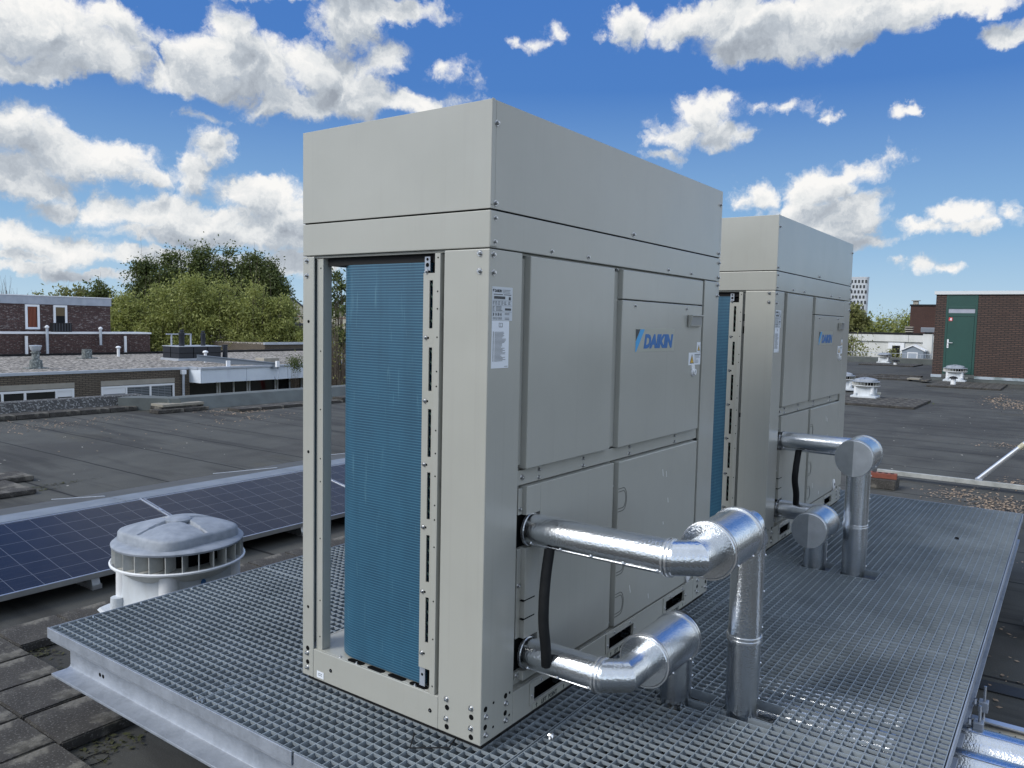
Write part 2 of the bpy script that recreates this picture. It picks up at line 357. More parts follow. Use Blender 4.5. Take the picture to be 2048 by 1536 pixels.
# ================================================================== STRUCTURE: roof, ground
def felt(ctx):
    ln = line(ctx, 'X', 0.93, 1.78, 0.028, 0.035)
    overlay(ctx, mth(ctx, 'MULTIPLY', nz(ctx, 0.6, 0.47, 0.62, 8, (0.6, 1.0, 1)), 0.55), (0.034, 0.033, 0.031))
    overlay(ctx, mth(ctx, 'MULTIPLY', nz(ctx, 1.3, 0.55, 0.7, 8), 0.45), (0.085, 0.083, 0.078))
    overlay(ctx, mth(ctx, 'MULTIPLY', nz(ctx, 160, 0.52, 0.72, 2), 0.45), (0.13, 0.135, 0.135))
    overlay(ctx, mth(ctx, 'MULTIPLY', nz(ctx, 0.9, 0.6, 0.72, 6, (1, 0.5, 1)), 0.3), (0.07, 0.062, 0.04))
    overlay(ctx, mth(ctx, 'MULTIPLY', nz(ctx, 2.6, 0.50, 0.64, 7, (1, 0.12, 1)), 0.6), (0.026, 0.026, 0.025))
    overlay(ctx, mth(ctx, 'MULTIPLY', ln, 0.9), (0.012, 0.012, 0.012))
M_felt = mat('roofing_felt', (0.076, 0.077, 0.070), 0.85, 0, (0.060, 0.061, 0.056), 2.2, 8, 0.5, 140, 0.25, extra=felt)
b = MB(); b.box(-12, 47, -14, 11.2, ROOF - 0.3, ROOF)
struct(b.build('flat_roof', M_felt))
M_grass = mat('ground_mat', (0.05, 0.06, 0.035), 0.95, 0, (0.09, 0.09, 0.07), 0.08, 8)
b = MB(); b.box(-2500, 2500, -2500, 2500, -9.2, -9.0); struct(b.build('ground', M_grass))
M_moss = mat('moss_mat', (0.045, 0.05, 0.015), 0.95, 0, (0.030, 0.028, 0.018), 9, 8, 0.8, 60, lo=0.4, hi=0.6)

def concrete(ctx):
    overlay(ctx, mth(ctx, 'MULTIPLY', nz(ctx, 6, 0.54, 0.63, 8), 0.6), (0.19, 0.18, 0.155))
    overlay(ctx, mth(ctx, 'MULTIPLY', nz(ctx, 105, 0.57, 0.66, 3), 0.55), (0.22, 0.215, 0.205))
    overlay(ctx, mth(ctx, 'MULTIPLY', nz(ctx, 4, 0.56, 0.66, 6), 0.6), (0.02, 0.019, 0.015))
M_slab = mat('concrete_slab', (0.040, 0.038, 0.036), 0.92, 0, (0.066, 0.063, 0.058), 6, 8, 0.8, 130, 0.2, extra=concrete)
M_stone = mat('pale_slab', (0.27, 0.25, 0.21), 0.9, 0, (0.20, 0.19, 0.16), 10, 6, 0.4, 60)

# ================================================================== CHILLER
bolt_me = None
def bolt_mesh():
    global bolt_me
    if bolt_me is None:
        m = MB(); m.cyl((0, 0, 0), (0, 0, 0.002), 0.0095, 0.0085, 14); m.cyl((0, 0, 0.002), (0, 0, 0.0075), 0.0062, 0.0056, 6)
        m.cyl((0, 0, 0.0075), (0, 0, 0.0095), 0.0045, 0.003, 8)
        o = m.build('bolt', M_zinc); bolt_me = o.data; bpy.data.objects.remove(o)
    return bolt_me
def bolt(p, n, parent, s=1.0):
    o = link('bolt', bolt_mesh(), None, parent, loc=p)
    q = Vector(n).to_track_quat('Z', 'Y'); o.rotation_euler = q.to_euler(); o.scale = (s, s, s); return o
hole_me = {}
def hole(p, n, parent, r=0.008, name='hole_shade_disc'):  # black disc on the face, painted for the shade in a hole
    if r not in hole_me:
        m = MB(); m.cyl((0, 0, -0.002), (0, 0, 0.0006), r, r, 16); o = m.build('hole_shade_disc', M_dark); hole_me[r] = o.data; bpy.data.objects.remove(o)
    o = link(name, hole_me[r], None, parent, loc=p); o.rotation_euler = Vector(n).to_track_quat('Z', 'Y').to_euler(); return o
FY, FX = (0, -1, 0), (-1, 0, 0)

def make_chiller(label):
    t = thing('chiller_unit', label, 'chiller', (0, 0, 0), 0, 'rooftop chiller units')
    bv = 0.0025
    # hood: four walls with a lip, closed a little below the rim
    z0, z1 = H1 + 0.004, H
    m = MB(); m.box(0, 0.02, 0, D, z0, z1); m.box(W - 0.02, W, 0, D, z0, z1); m.box(0.0205, W - 0.0205, 0, 0.02, z0, z1); m.box(0.0205, W - 0.0205, D - 0.02, D, z0, z1)
    m.box(0.021, W - 0.021, 0.021, D - 0.021, z1 - 0.12, z1 - 0.11)
    m.box(-0.002, 0.012, -0.0015, 0.0005, z0 + 0.01, z1 + 0.002)
    hood = m.build('hood', M_paint, t, bv)
    m = MB(); m.box(0.006, W - 0.006, 0.006, D - 0.006, H1 - 0.012, H1 + 0.03); m.build('seam', M_dark, t)
    m = MB(); m.box(0, W, 0.0, D, H2 + 0.002, H1 - 0.0005)
    band = m.build('upper_band', M_paint, t, bv)
    m = MB(); m.box(0.0, 0.03, -0.0025, -0.0005, H2 + 0.006, H1 - 0.004); m.build('corner_strap', M_paint, t, 0.0008)
    # ceiling plate and black foam strip under the band
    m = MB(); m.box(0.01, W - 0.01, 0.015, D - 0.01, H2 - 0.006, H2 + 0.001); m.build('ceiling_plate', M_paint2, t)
    m = MB(); m.box(0.028, W - 0.05, 0.19, 0.705, 1.438, H2 - 0.007); m.build('coil_top_seal', M_black, t)
    # corner posts
    def post(poly, z0=0.0, z1=H2 - 0.001):
        m = MB(); m.prism(poly, 'z', z0, z1); m.build('corner_post', M_paint, t, 0.003)
    post([(0, 0), (0.165, 0), (0.165, 0.012), (0.012, 0.012), (0.012, 0.168), (0, 0.168)])
    post([(1.595, 0), (W, 0), (W, 0.17), (W - 0.012, 0.17), (W - 0.012, 0.012), (1.595, 0.012)])
    post([(0, D), (0, 0.745), (0.006, 0.745), (0.006, D - 0.006), (0.06, D - 0.006), (0.06, D)])
    post([(W, D), (W, 0.745), (W - 0.006, 0.745), (W - 0.006, D - 0.006), (W - 0.06, D - 0.006), (W - 0.06, D)])
    for x, sx in ((0, 1), (W, -1)):
        m = MB(); m.box(min(x + sx * 0.012, x + sx * 0.018), max(x + sx * 0.012, x + sx * 0.018), 0.712, 0.7445, 0.104, H2 - 0.008)
        m.box(min(x + sx * 0.018, x + sx * 0.05), max(x + sx * 0.018, x + sx * 0.05), 0.712, 0.716, 0.104, H2 - 0.008)
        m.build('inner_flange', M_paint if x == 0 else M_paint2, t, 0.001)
    # base frame: side rails, front board round the lift slots
    m = MB()
    zf = 0.104; xs = [0.1655]; slots = [(0.280, 0.478), (0.787, 0.987), (1.293, 1.491)]
    for a, b_ in slots: xs += [a, b_]
    xs.append(1.5945)
    for i in range(0, len(xs), 2): m.box(xs[i], xs[i + 1], 0.0005, 0.010, 0.0, zf)
    for a, b_ in slots: m.box(a, b_, 0.0005, 0.010, 0.0, 0.030); m.box(a, b_, 0.0005, 0.010, 0.080, zf)
    m.box(0.0005, 0.010, 0.1685, 0.7445, 0, zf); m.box(W - 0.010, W - 0.0005, 0.1705, 0.7445, 0, zf)
    m.box(0.0605, W - 0.0605, D - 0.010, D - 0.0005, 0, zf)
    m.box(0.0105, W - 0.0105, 0.0105, D - 0.0105, zf - 0.006, zf)
    base = m.build('base_frame', M_paint, t, 0.002)
    for a, b_ in slots:
        m = MB(); a0, b0, c0, d0 = a - 0.024, b_ + 0.020, 0.026, 0.101
        m.box(a0, a, -0.003, 0.0, c0, d0); m.box(b_, b0, -0.003, 0.0, c0, d0); m.box(a, b_, -0.003, 0.0, 0.080, d0); m.box(a, b_, -0.003, 0.0, c0, 0.031)
        s_ = m.build('lift_slot_frame', M_paint, t, 0.0008)
        m = MB(); m.box(a - 0.01, b_ + 0.01, 0.06, 0.07, 0.0, 0.095); m.box(a - 0.01, b_ + 0.01, 0.012, 0.06, 0.001, 0.004); m.build('lift_slot_recess', M_dark, t)
        for q in ((a + 0.04, -0.003, 0.092), (b_ - 0.03, -0.003, 0.092), (a - 0.012, -0.003, 0.055), (b_ + 0.011, -0.003, 0.055)): bolt(q, FY, t, 0.6)
        m = MB(); m.box(a - 0.005, b_ + 0.008, -0.0012, 0.0, 0.004, 0.0235); l = m.build('lift_point_label', M_labels if False else M_logobg, t)
        place_text('lift_point_text', '\u2191 LIFT  POINT \u2191' if False else 'LIFT  POINT', 0.021, M_ink, l, (a + 0.045, -0.0014, 0.0065), FR, sx=0.88, off=0.0006)
        for xa in (a + 0.018, b_ - 0.012):
            m = MB(); m.prism([(xa - 0.006, 0.015), (xa + 0.006, 0.015), (xa, 0.022)], 'y', -0.0018, -0.0013); m.box(xa - 0.0018, xa + 0.0018, -0.0018, -0.0013, 0.006, 0.015); m.build('lift_arrow', M_ink, l)
    # rubber feet strips
    m = MB(); m.box(0.02, 0.12, 0.012, D - 0.012, -0.02, 0.0); m.box(W - 0.12, W - 0.02, 0.012, D - 0.012, -0.02, 0.0); m.box(0.1, W - 0.1, 0.012, 0.05, -0.02, -0.001); m.build('rubber_foot', M_black, t)
    # front: recessed back plates
    m = MB(); m.box(0.1655, 1.5945, 0.030, 0.034, zf, H2 - 0.007); m.build('front_backplate', M_paint, t)
    m = MB(); m.box(0.1655, 1.5945, 0.0125, 0.029, 0.757, 0.803)
    m.build('centre_rail', M_paint, t, 0.001)
    # panels
    def panel(name, x0, x1, z0, z1, y0=0.0):
        m = MB(); m.box(x0, x1, y0, 0.0375, z0, z1); return m.build(name, M_paint, t, 0.003, loc=(0, -0.009, 0))
    PA = panel('access_panel', 0.197, 0.732, 0.809, 1.463)
    PB = panel('top_panel', 0.797, 1.552, 1.356, 1.463)
    PC = panel('electrical_door', 0.797, 1.552, 0.806, 1.3525)
    # lower left panel with two pipe openings at its left edge
    m = MB(); P = (0.213, 0.780, 0.125, 0.751)
    hz = [(0.155, 0.262), (0.555, 0.660)]
    m.box(0.292, P[1], 0.0, 0.0285, P[2], P[3])
    m.box(P[0], 0.2918, 0.0, 0.0285, P[2], hz[0][0]); m.box(P[0], 0.2918, 0.0, 0.0285, hz[0][1], hz[1][0]); m.box(P[0], 0.2918, 0.0, 0.0285, hz[1][1], P[3])
    PD = m.build('pipe_panel', M_paint, t, 0.0012, loc=(0, -0.002, 0))
    for a, b_ in hz: m = MB(); m.box(0.1665, 0.2918, 0.0245, 0.0298, a, b_); m.build('pipe_opening', M_dark, t)
    for z in (0.385, 0.325): m = MB(); m.box(0.205, 0.27, -0.0008, 0.012, z, z + 0.0035); m.build('knockout_groove', M_dark, PD)
    for z in (0.555 + 0.12, 0.262 + 0.01):
        pass
    PE = panel('service_panel', 0.811, 1.552, 0.119, 0.751)
    # side flanges left of the panels (recessed, with screws)
    for q in ((0.180, 0.1965, 0.014, 0.0295, 0.82, 1.455), (0.190, 0.2125, 0.014, 0.0295, 0.13, 0.153), (0.190, 0.2125, 0.014, 0.0295, 0.264, 0.553), (0.190, 0.2125, 0.014, 0.0295, 0.662, 0.745),
              (0.7325, 0.76, 0.016, 0.0295, 0.809, 1.455), (0.765, 0.7965, 0.012, 0.0295, 0.81, 1.455), (0.79, 0.8105, 0.012, 0.0295, 0.13, 0.745)):
        m = MB(); m.box(*q); m.build('panel_flange', M_paint, t, 0.001)
    # D-shaped knockouts on the service panel
    def dshape(zc, r=0.046):
        for rr, nm in ((r, 'knockout_outline'), (r - 0.012, 'knockout_outline')):
            m = MB(); pts = []
            zz = rr * 0.95
            pts = [(0.812, zz), (0.85, zz)] + [(0.85 + rr * 0.62 * math.sin(a), zz * math.cos(a)) for a in [PI * k / 10 for k in range(1, 10)]] + [(0.85, -zz), (0.812, -zz)]
            for p, q in zip(pts, pts[1:]):
                m.cyl((p[0], -0.0003, zc + p[1]), (q[0], -0.0003, zc + q[1]), 0.0009, 0.0009, 5)
            m.build(nm, M_dark, PE)
    for zc in (0.605, 0.36, 0.2): dshape(zc)
    m = MB(); m.lathe([(0.020, 0.0), (0.024, 0.0), (0.026, 0.008), (0.020, 0.012), (0.010, 0.012), (0.010, 0.004)], n=20)
    o = m.build('round_plug', M_white, PE, smooth=True, loc=(1.488, 0, 0.158)); o.rotation_euler = (PI / 2, 0, 0); o.scale = (0.8, 1.5, 1)
    m = MB(); m.cyl((0, 0, 0.004), (0, 0, 0.013), 0.0095, 0.0095, 12); o2 = m.build('plug_centre', M_dark, PE, loc=(1.488, 0, 0.158)); o2.rotation_euler = (PI / 2, 0, 0)
    # scratches on the service panel
    m = MB(); random.seed(3)
    for (x, z, l) in ((1.20, 0.655, 0.03), (1.235, 0.645, 0.024), (1.26, 0.53, 0.02), (0.93, 0.24, 0.02), (1.22, 0.44, 0.012), (0.935, 0.225, 0.012), (1.10, 0.16, 0.02)):
        m.obox((x, -0.0003, z), 0.004, 0.0006, l, (1, 0, 0.3), (0, 1, 0), (-0.25, 0, 1))
    m.build('scratches', mat('scratch', (0.56, 0.57, 0.57), 0.6), PE)
    # inspection cover
    m = MB(); m.box(1.400, 1.525, -0.012, 0, 1.262, 1.306); m.box(1.393, 1.533, -0.022, 0.0, 1.306, 1.311); m.prism([(-0.024, 1.308), (-0.012, 1.258), (-0.004, 1.258), (-0.004, 1.308)], 'x', 1.392, 1.399)
    m.build('display_cover', M_paint, PC, 0.001)
    m = MB(); m.box(1.405, 1.520, -0.0135, -0.0122, 1.268, 1.302); m.build('display_window', mat('smoked_cover', (0.2, 0.21, 0.21), 0.3), PC)
    # logo
    m = MB(); m.box(0.905, 1.262, -0.0007, 0, 1.160, 1.250); m.build('logo_film', M_logobg, PC)
    m = MB(); m.prism([(0.910, 1.246), (0.945, 1.246), (0.910, 1.202)], 'y', -0.0014, -0.0008); m.build('logo_triangle', M_ink, PC)
    m = MB(); m.prism([(0.948, 1.246), (0.984, 1.246), (0.915, 1.160), (0.910, 1.160), (0.910, 1.199)], 'y', -0.0014, -0.0008); m.build('logo_stripe', M_lblue, PC)
    me = text_mesh('DAIKIN', 0.070, 0.22, 0.0040, 1.0); xs_ = [v.co.x for v in me.vertices]; k = 0.270 / (max(xs_) - min(xs_)); mn = min(xs_)
    for v in me.vertices: v.co.x = (v.co.x - mn) * k
    o = link('logo_text', me, M_blue, PC, loc=(0.979, -0.0011, 1.176)); o.rotation_euler = FR
    # warning labels
    def warn(x0, x1, z0, z1, tx, s, lines):
        m = MB(); m.box(x0, x1, -0.0008, 0, z0, z1); l = m.build('warning_label', M_label, PC)
        zc = z0 + (z1 - z0) * 0.12
        m = MB(); m.prism([(tx - s / 2, zc), (tx + s / 2, zc), (tx, zc + s * 0.9)], 'y', -0.0012, -0.0009); m.build('warning_border', M_ink, l)
        m = MB(); q = s * 0.76; m.prism([(tx - q / 2, zc + s * 0.08), (tx + q / 2, zc + s * 0.08), (tx, zc + s * 0.08 + q * 0.88)], 'y', -0.0016, -0.0013); m.build('warning_triangle', M_yel, l)
        m = MB(); m.prism([(tx - .003, zc + s * .16), (tx + .004, zc + s * .36), (tx, zc + s * .36), (tx + .002, zc + s * .58), (tx - .005, zc + s * .33), (tx - .001, zc + s * .33)], 'y', -0.0019, -0.0017); m.build('warning_bolt_mark', M_ink, l)
        if lines:
            m = MB()
            for i, (a, h) in enumerate(((1, .004), (.9, .002), (.85, .002), (.9, .002), (.3, .002), (.7, .002), (.75, .002), (.72, .002))):
                z = z1 - 0.007 - i * 0.0052; m.box(tx + s * 0.62, tx + s * 0.62 + (x1 - tx - s * 0.62 - 0.004) * a, -0.0012, -0.0009, z - h, z)
            m.build('label_lines', M_inkl, l)
    warn(1.420, 1.550, 1.094, 1.148, 1.455, 0.045, True)
    warn(1.507, 1.547, 1.150, 1.193, 1.527, 0.030, False)
    m = MB(); m.lathe([(0.019, 0), (0.019, 0.004), (0.013, 0.006), (0.013, 0.014), (0.008, 0.014), (0.008, 0.006)], n=18)
    o = m.build('round_lock', M_white, PC, smooth=True, loc=(1.470, 0, 1.064)); o.rotation_euler = (PI / 2, 0, 0)
    m = MB(); m.lathe([(0.017, 0), (0.017, 0.005), (0.0, 0.006)], n=16, cap=False); o = m.build('lock_cover', M_white, PC, smooth=True, loc=(1.466, 0, 1.082)); o.rotation_euler = (PI / 2, 0, 0)
    # rating plate and instruction sheet on the corner post
    m = MB(); m.box(0.015, 0.115, -0.0008, 0, 1.2655, 1.363); l = m.build('rating_label', M_labels, t)
    m = MB(); m.prism([(0.018, 1.356), (0.026, 1.356), (0.0185, 1.347)], 'y', -0.0013, -0.0009)
    for (a, b_, c, d) in ((0.066, 0.104, 1.354, 1.355), (0.066, 0.100, 1.350, 1.351), (0.066, 0.102, 1.346, 1.347), (0.022, 0.066, 1.340, 1.342), (0.072, 0.108, 1.340, 1.342),
                          (0.024, 0.078, 1.328, 1.336), (0.096, 0.106, 1.326, 1.335), (0.018, 0.112, 1.3235, 1.324), (0.018, 0.112, 1.309, 1.3095), (0.018, 0.112, 1.291, 1.2915), (0.078, 0.108, 1.2955, 1.302)):
        m.box(a, b_, -0.0013, -0.0009, c, d)
    random.seed(11)
    for r_ in range(3):
        for x in (0.018, 0.030, 0.044, 0.060, 0.074, 0.094): m.box(x, x + random.uniform(.006, .011), -0.0013, -0.0009, 1.3195 - r_ * .0036, 1.321 - r_ * .0036)
    for r_ in range(4):
        for x in (0.018, 0.034, 0.044): m.box(x, x + random.uniform(.007, .010) * (2.2 if x > .04 else 1), -0.0013, -0.0009, 1.305 - r_ * .0036, 1.3065 - r_ * .0036)
    for k, x in enumerate((0.020, 0.032, 0.044, 0.054)):
        m.box(x, x + .007, -0.0013, -0.0009, 1.2835, 1.2845); m.box(x, x + .0015, -0.0013, -0.0009, 1.279, 1.288); m.box(x + (.0055 if k % 2 else .003), x + (.007 if k % 2 else .0045), -0.0013, -0.0009, 1.279, 1.288)
        m.box(x + .001, x + .008, -0.0013, -0.0009, 1.269, 1.2697); m.box(x + .001, x + .0022, -0.0013, -0.0009, 1.269, 1.276); m.box(x + .0068, x + .008, -0.0013, -0.0009, 1.269, 1.276)
    for z in (1.2865, 1.2830, 1.273, 1.269): m.box(0.078, 0.100, -0.0013, -0.0009, z, z + .0012)
    m.build('label_lines', M_ink, l)
    place_text('label_text', 'DAIKIN', 0.0105, M_ink, l, (0.0265, -0.0010, 1.3478), FR, sx=0.95, off=0.0004, shear=.2)
    m = MB(); m.box(0.016, 0.1005, -0.0008, 0, 1.127, 1.2648); l = m.build('instruction_label', M_label, t)
    m = MB()
    m.box(0.050, 0.0512, -0.0013, -0.0009, 1.247, 1.2585); m.box(0.066, 0.0672, -0.0013, -0.0009, 1.247, 1.2585); m.box(0.050, 0.0672, -0.0013, -0.0009, 1.2465, 1.248); m.box(0.0582, 0.059, -0.0013, -0.0009, 1.248, 1.2575)
    m.box(0.050, 0.0582, -0.0013, -0.0009, 1.2578, 1.2588); m.box(0.059, 0.0672, -0.0013, -0.0009, 1.2578, 1.2588)
    for i in range(26):
        z = 1.2315 - i * 0.00335; m.box(0.0215, 0.0255, -0.0013, -0.0009, z, z + .0018); m.box(0.030, 0.030 + random.uniform(.030, .055), -0.0013, -0.0009, z, z + .0012)
    m.box(0.080, 0.096, -0.0013, -0.0009, 1.131, 1.1325)
    m.build('label_lines', M_ink, l)
    # coil: L shaped block with a rounded corner
    r = 0.12; yc = 0.565; x0 = 0.022
    outer = [(x0, 0.245), (x0, yc)] + [(x0 + r - r * math.cos(a), yc + r * math.sin(a)) for a in [PI / 2 * k / 12 for k in range(1, 13)]] + [(1.60, yc + r)]
    inner = [(1.60, yc + r - 0.04), (x0 + r, yc + r - 0.04)] + [(x0 + r - (r - .04) * math.cos(a), yc + (r - .04) * math.sin(a)) for a in [PI / 2 * k / 12 for k in range(11, 0, -1)]] + [(x0 + 0.04, yc), (x0 + 0.04, 0.245)]
    m = MB(); m.prism(outer + inner, 'z', 0.112, 1.438); m.build('coil', M_coil, t, smooth=True)
    m = MB(); m.box(0.030, 0.9, 0.19, 0.24, 0.11, 1.43); m.box(0.1, 1.6, 0.20, 0.60, 0.11, 1.43); m.build('interior_block', M_dark, t)
    # coil end plate with slots
    m = MB(); ys, ye = 0.205, 0.262; zs = [(0.128, 0.200), (0.255, 0.400), (0.449, 0.598), (0.648, 0.795), (0.843, 0.991), (1.047, 1.180), (1.238, 1.383)]
    x_a, x_b = 0.014, 0.018
    m.box(x_a, x_b, 0.237, ye, 0.17, 1.405); m.box(x_a, x_b, ys, 0.2235, 0.17, 1.405); prev = 0.17
    for a, b_ in zs[1:]: m.box(x_a, x_b, 0.2235, 0.237, prev, a); prev = b_
    m.box(x_a, x_b, 0.2235, 0.237, prev, 1.405)
    m.build('coil_end_plate', M_paint, t)
    for za, zb__ in ((0.108, 0.19), (1.39, 1.455)): m = MB(); m.box(0.019, 0.022, 0.240, 0.262, za, zb__); m.build('zinc_tab', M_galv, t)
    hole((0.019, 0.251, 0.145), FX, t, 0.0045); hole((0.019, 0.251, 1.43), FX, t, 0.0065); hole((0.019, 0.251, 1.447), FX, t, 0.0045)
    m = MB(); m.box(0.0, 0.0225, 0.183, 0.2045, 0.104, 1.462); m.build('coil_bracket', M_paint, t, 0.001)
    m = MB(); m.box(0.020, 0.024, 0.160, 0.183, 0.104, 1.46); m.build('gap_plate', M_paint, t)
    for za, zb__ in ((1.30, 1.34), (1.23, 1.27), (.75, .775)): m = MB(); m.box(0.0185, 0.0198, 0.172, 0.181, za, zb__); m.build('gap_slot', M_dark, t)
    M_bend = mat('return_bend_green', (0.02, 0.05, 0.04), 0.4, 0.4)
    m = MB()
    for a, b_ in zs[1:]:
        for k in range(4): z = a + (b_ - a) * (k + .5) / 4; m.cyl((0.024, 0.222, z - .008), (0.024, 0.238, z + .008), 0.004, 0.004, 8)
    m.build('return_bends', M_bend, t)
    for z in (1.409, 1.209, 1.015, 0.818, 0.621, 0.416, 0.218): bolt((x_a, 0.250, z), FX, t, 0.8); hole((0.0138, 0.240, z), FX, t, 0.0035)
    for z in (1.449, 1.349, 1.297, 1.212, 1.109, 1.064, 0.93, 0.86, 0.79, 0.70, 0.655, 0.57, 0.40, 0.28, 0.13): hole((0.0, 0.192, z), FX, t, 0.0026)
    for z in (1.40, 1.19, 0.79, 0.52, 0.13): bolt((0.019, 0.166, z), FX, t, 0.8)
    # slots in the base top under the coil, and screws
    for y in (0.265, 0.36, 0.455, 0.55):
        m = MB(); n_ = 8; L_ = 0.055; R_ = 0.010
        pts = [(0.020 + R_ * math.cos(a), y + L_ / 2 + R_ * math.sin(a)) for a in [PI * k / n_ for k in range(n_ + 1)]] + [(0.020 + R_ * math.cos(a), y - L_ / 2 + R_ * math.sin(a)) for a in [PI + PI * k / n_ for k in range(n_ + 1)]]
        m.prism(pts, 'z', zf - 0.001, zf + 0.0008); m.build('drain_slot', M_dark, t)
    bolt((0.012, 0.62, zf), (0, 0, 1), t, 0.6); bolt((0.012, 0.54, zf), (0, 0, 1), t, 0.6); bolt((0.012, 0.275, zf), (0, 0, 1), t, 0.6)
    # bolts and holes of the front
    for (x, z) in ((0.023, 1.821), (0.023, 1.598), (0.883, 1.598), (1.741, 1.82), (1.741, 1.6)): bolt((x, 0, z), FY, t)
    for (x, z) in ((0.022, 1.556), (0.022, 1.489), (1.749, 1.556), (1.749, 1.489)): bolt((x, -0.002, z), FY, t, 0.85)
    for x in (0.325, 0.555, 1.203, 1.436): bolt((x, 0, 1.488), FY, t, 0.8)
    for (x, z) in ((0.018, 1.453), (0.020, 1.402), (1.745, 1.455), (1.745, 1.405)): bolt((x, 0, z), FY, t)
    for (y, z) in ((0.035, 1.456), (0.035, 1.406), (0.782, 1.456), (0.782, 1.406)): bolt((0, y, z), FX, t)
    for z in (1.39, 1.27, 1.03, 0.86): bolt((0.758, 0.016, z), FY, t, 0.8)
    for x in (0.30, 0.58, 0.93, 1.35): bolt((x, 0.0125, 0.792), FY, t, 0.8); bolt((x, 0.0125, 0.767), FY, t, 0.8)
    bolt((0.205, 0.0125, 0.78), FY, t, 1.0); bolt((1.57, 0.0295, 0.78), FY, t, 1.0); bolt((0.785, 0.0125, 1.46), FY, t, .8)
    for (x, z) in ((0.90, 1.334), (1.38, 1.336)): bolt((x, -.009, z), FY, t, 0.75)
    for (x, z) in ((0.2, 0.68), (0.2, 0.435), (0.2, 0.142), (0.80, 0.66), (0.80, 0.47), (0.80, 0.135)): bolt((x, 0.014, z), FY, t, 0.8)
    # lower corner fixings: front
    for xo, mir in ((0, 1), (W, -1)):
        for (x, z, k) in ((0.022, 0.107, 'h'), (0.024, 0.083, 'b'), (0.022, 0.051, 'h'), (0.024, 0.026, 'b'), (0.062, 0.112, 's'), (0.062, 0.036, 's'),
                          (0.124, 0.110, 'h'), (0.126, 0.085, 'b'), (0.124, 0.055, 'h'), (0.126, 0.030, 'b'), (0.145, 0.112, 's'), (0.145, 0.040, 's')):
            p = (xo + mir * x, 0, z)
            if k == 'b': bolt(p, FY, t, 0.95)
            else: hole(p, FY, t, 0.0085 if k == 'h' else 0.0042)
    for (y, z, k) in ((0.038, 0.107, 'b'), (0.036, 0.080, 'h'), (0.038, 0.045, 'b'), (0.036, 0.018, 'h'), (0.134, 0.107, 'b'), (0.131, 0.081, 'h'), (0.134, 0.045, 'b'), (0.131, 0.020, 'h'),
                      (0.774, 0.100, 'h'), (0.776, 0.082, 'b'), (0.774, 0.050, 'h'), (0.776, 0.030, 'b')):
        if k == 'b': bolt((0, y, z), FX, t, 0.95)
        else: hole((0, y, z), FX, t, 0.0085)
    for (y, z) in ((0.655, 0.050), (0.20, 0.050)): hole((0, y, z), FX, t, 0.0065); bolt((0.0005, y, z), FX, t, 0.35)
    for z in (1.25, 0.80, 0.25): hole((0, 0.772, z), FX, t, 0.0055)
    for z in (1.43, 1.15, 0.95, 0.78, 0.70, 0.50, 0.28, 0.15): hole((0.012, 0.724, z), FX, t, 0.0026)
    m = MB(); m.box(-0.0008, 0.0, 0.690, 0.725, 0.008, 0.032); l = m.build('serial_label', M_label, t)
    m = MB(); m.box(-0.0012, -0.0009, 0.698, 0.718, 0.023, 0.0255); m.box(-0.0012, -0.0009, 0.698, 0.718, 0.017, 0.0195); m.build('label_lines', M_inkl, l)
    # back side and right side seen from aside
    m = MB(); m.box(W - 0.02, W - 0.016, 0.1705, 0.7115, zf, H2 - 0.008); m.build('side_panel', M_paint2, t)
    return t
chiller = make_chiller('nearer of two tall light grey chiller units, open corner facing the viewer')
# a separately bolted second unit standing behind in line
chiller_far = dup(chiller, (G, 0, 0), 0, 'farther chiller unit, standing directly behind the larger looking one, partly hidden by it')

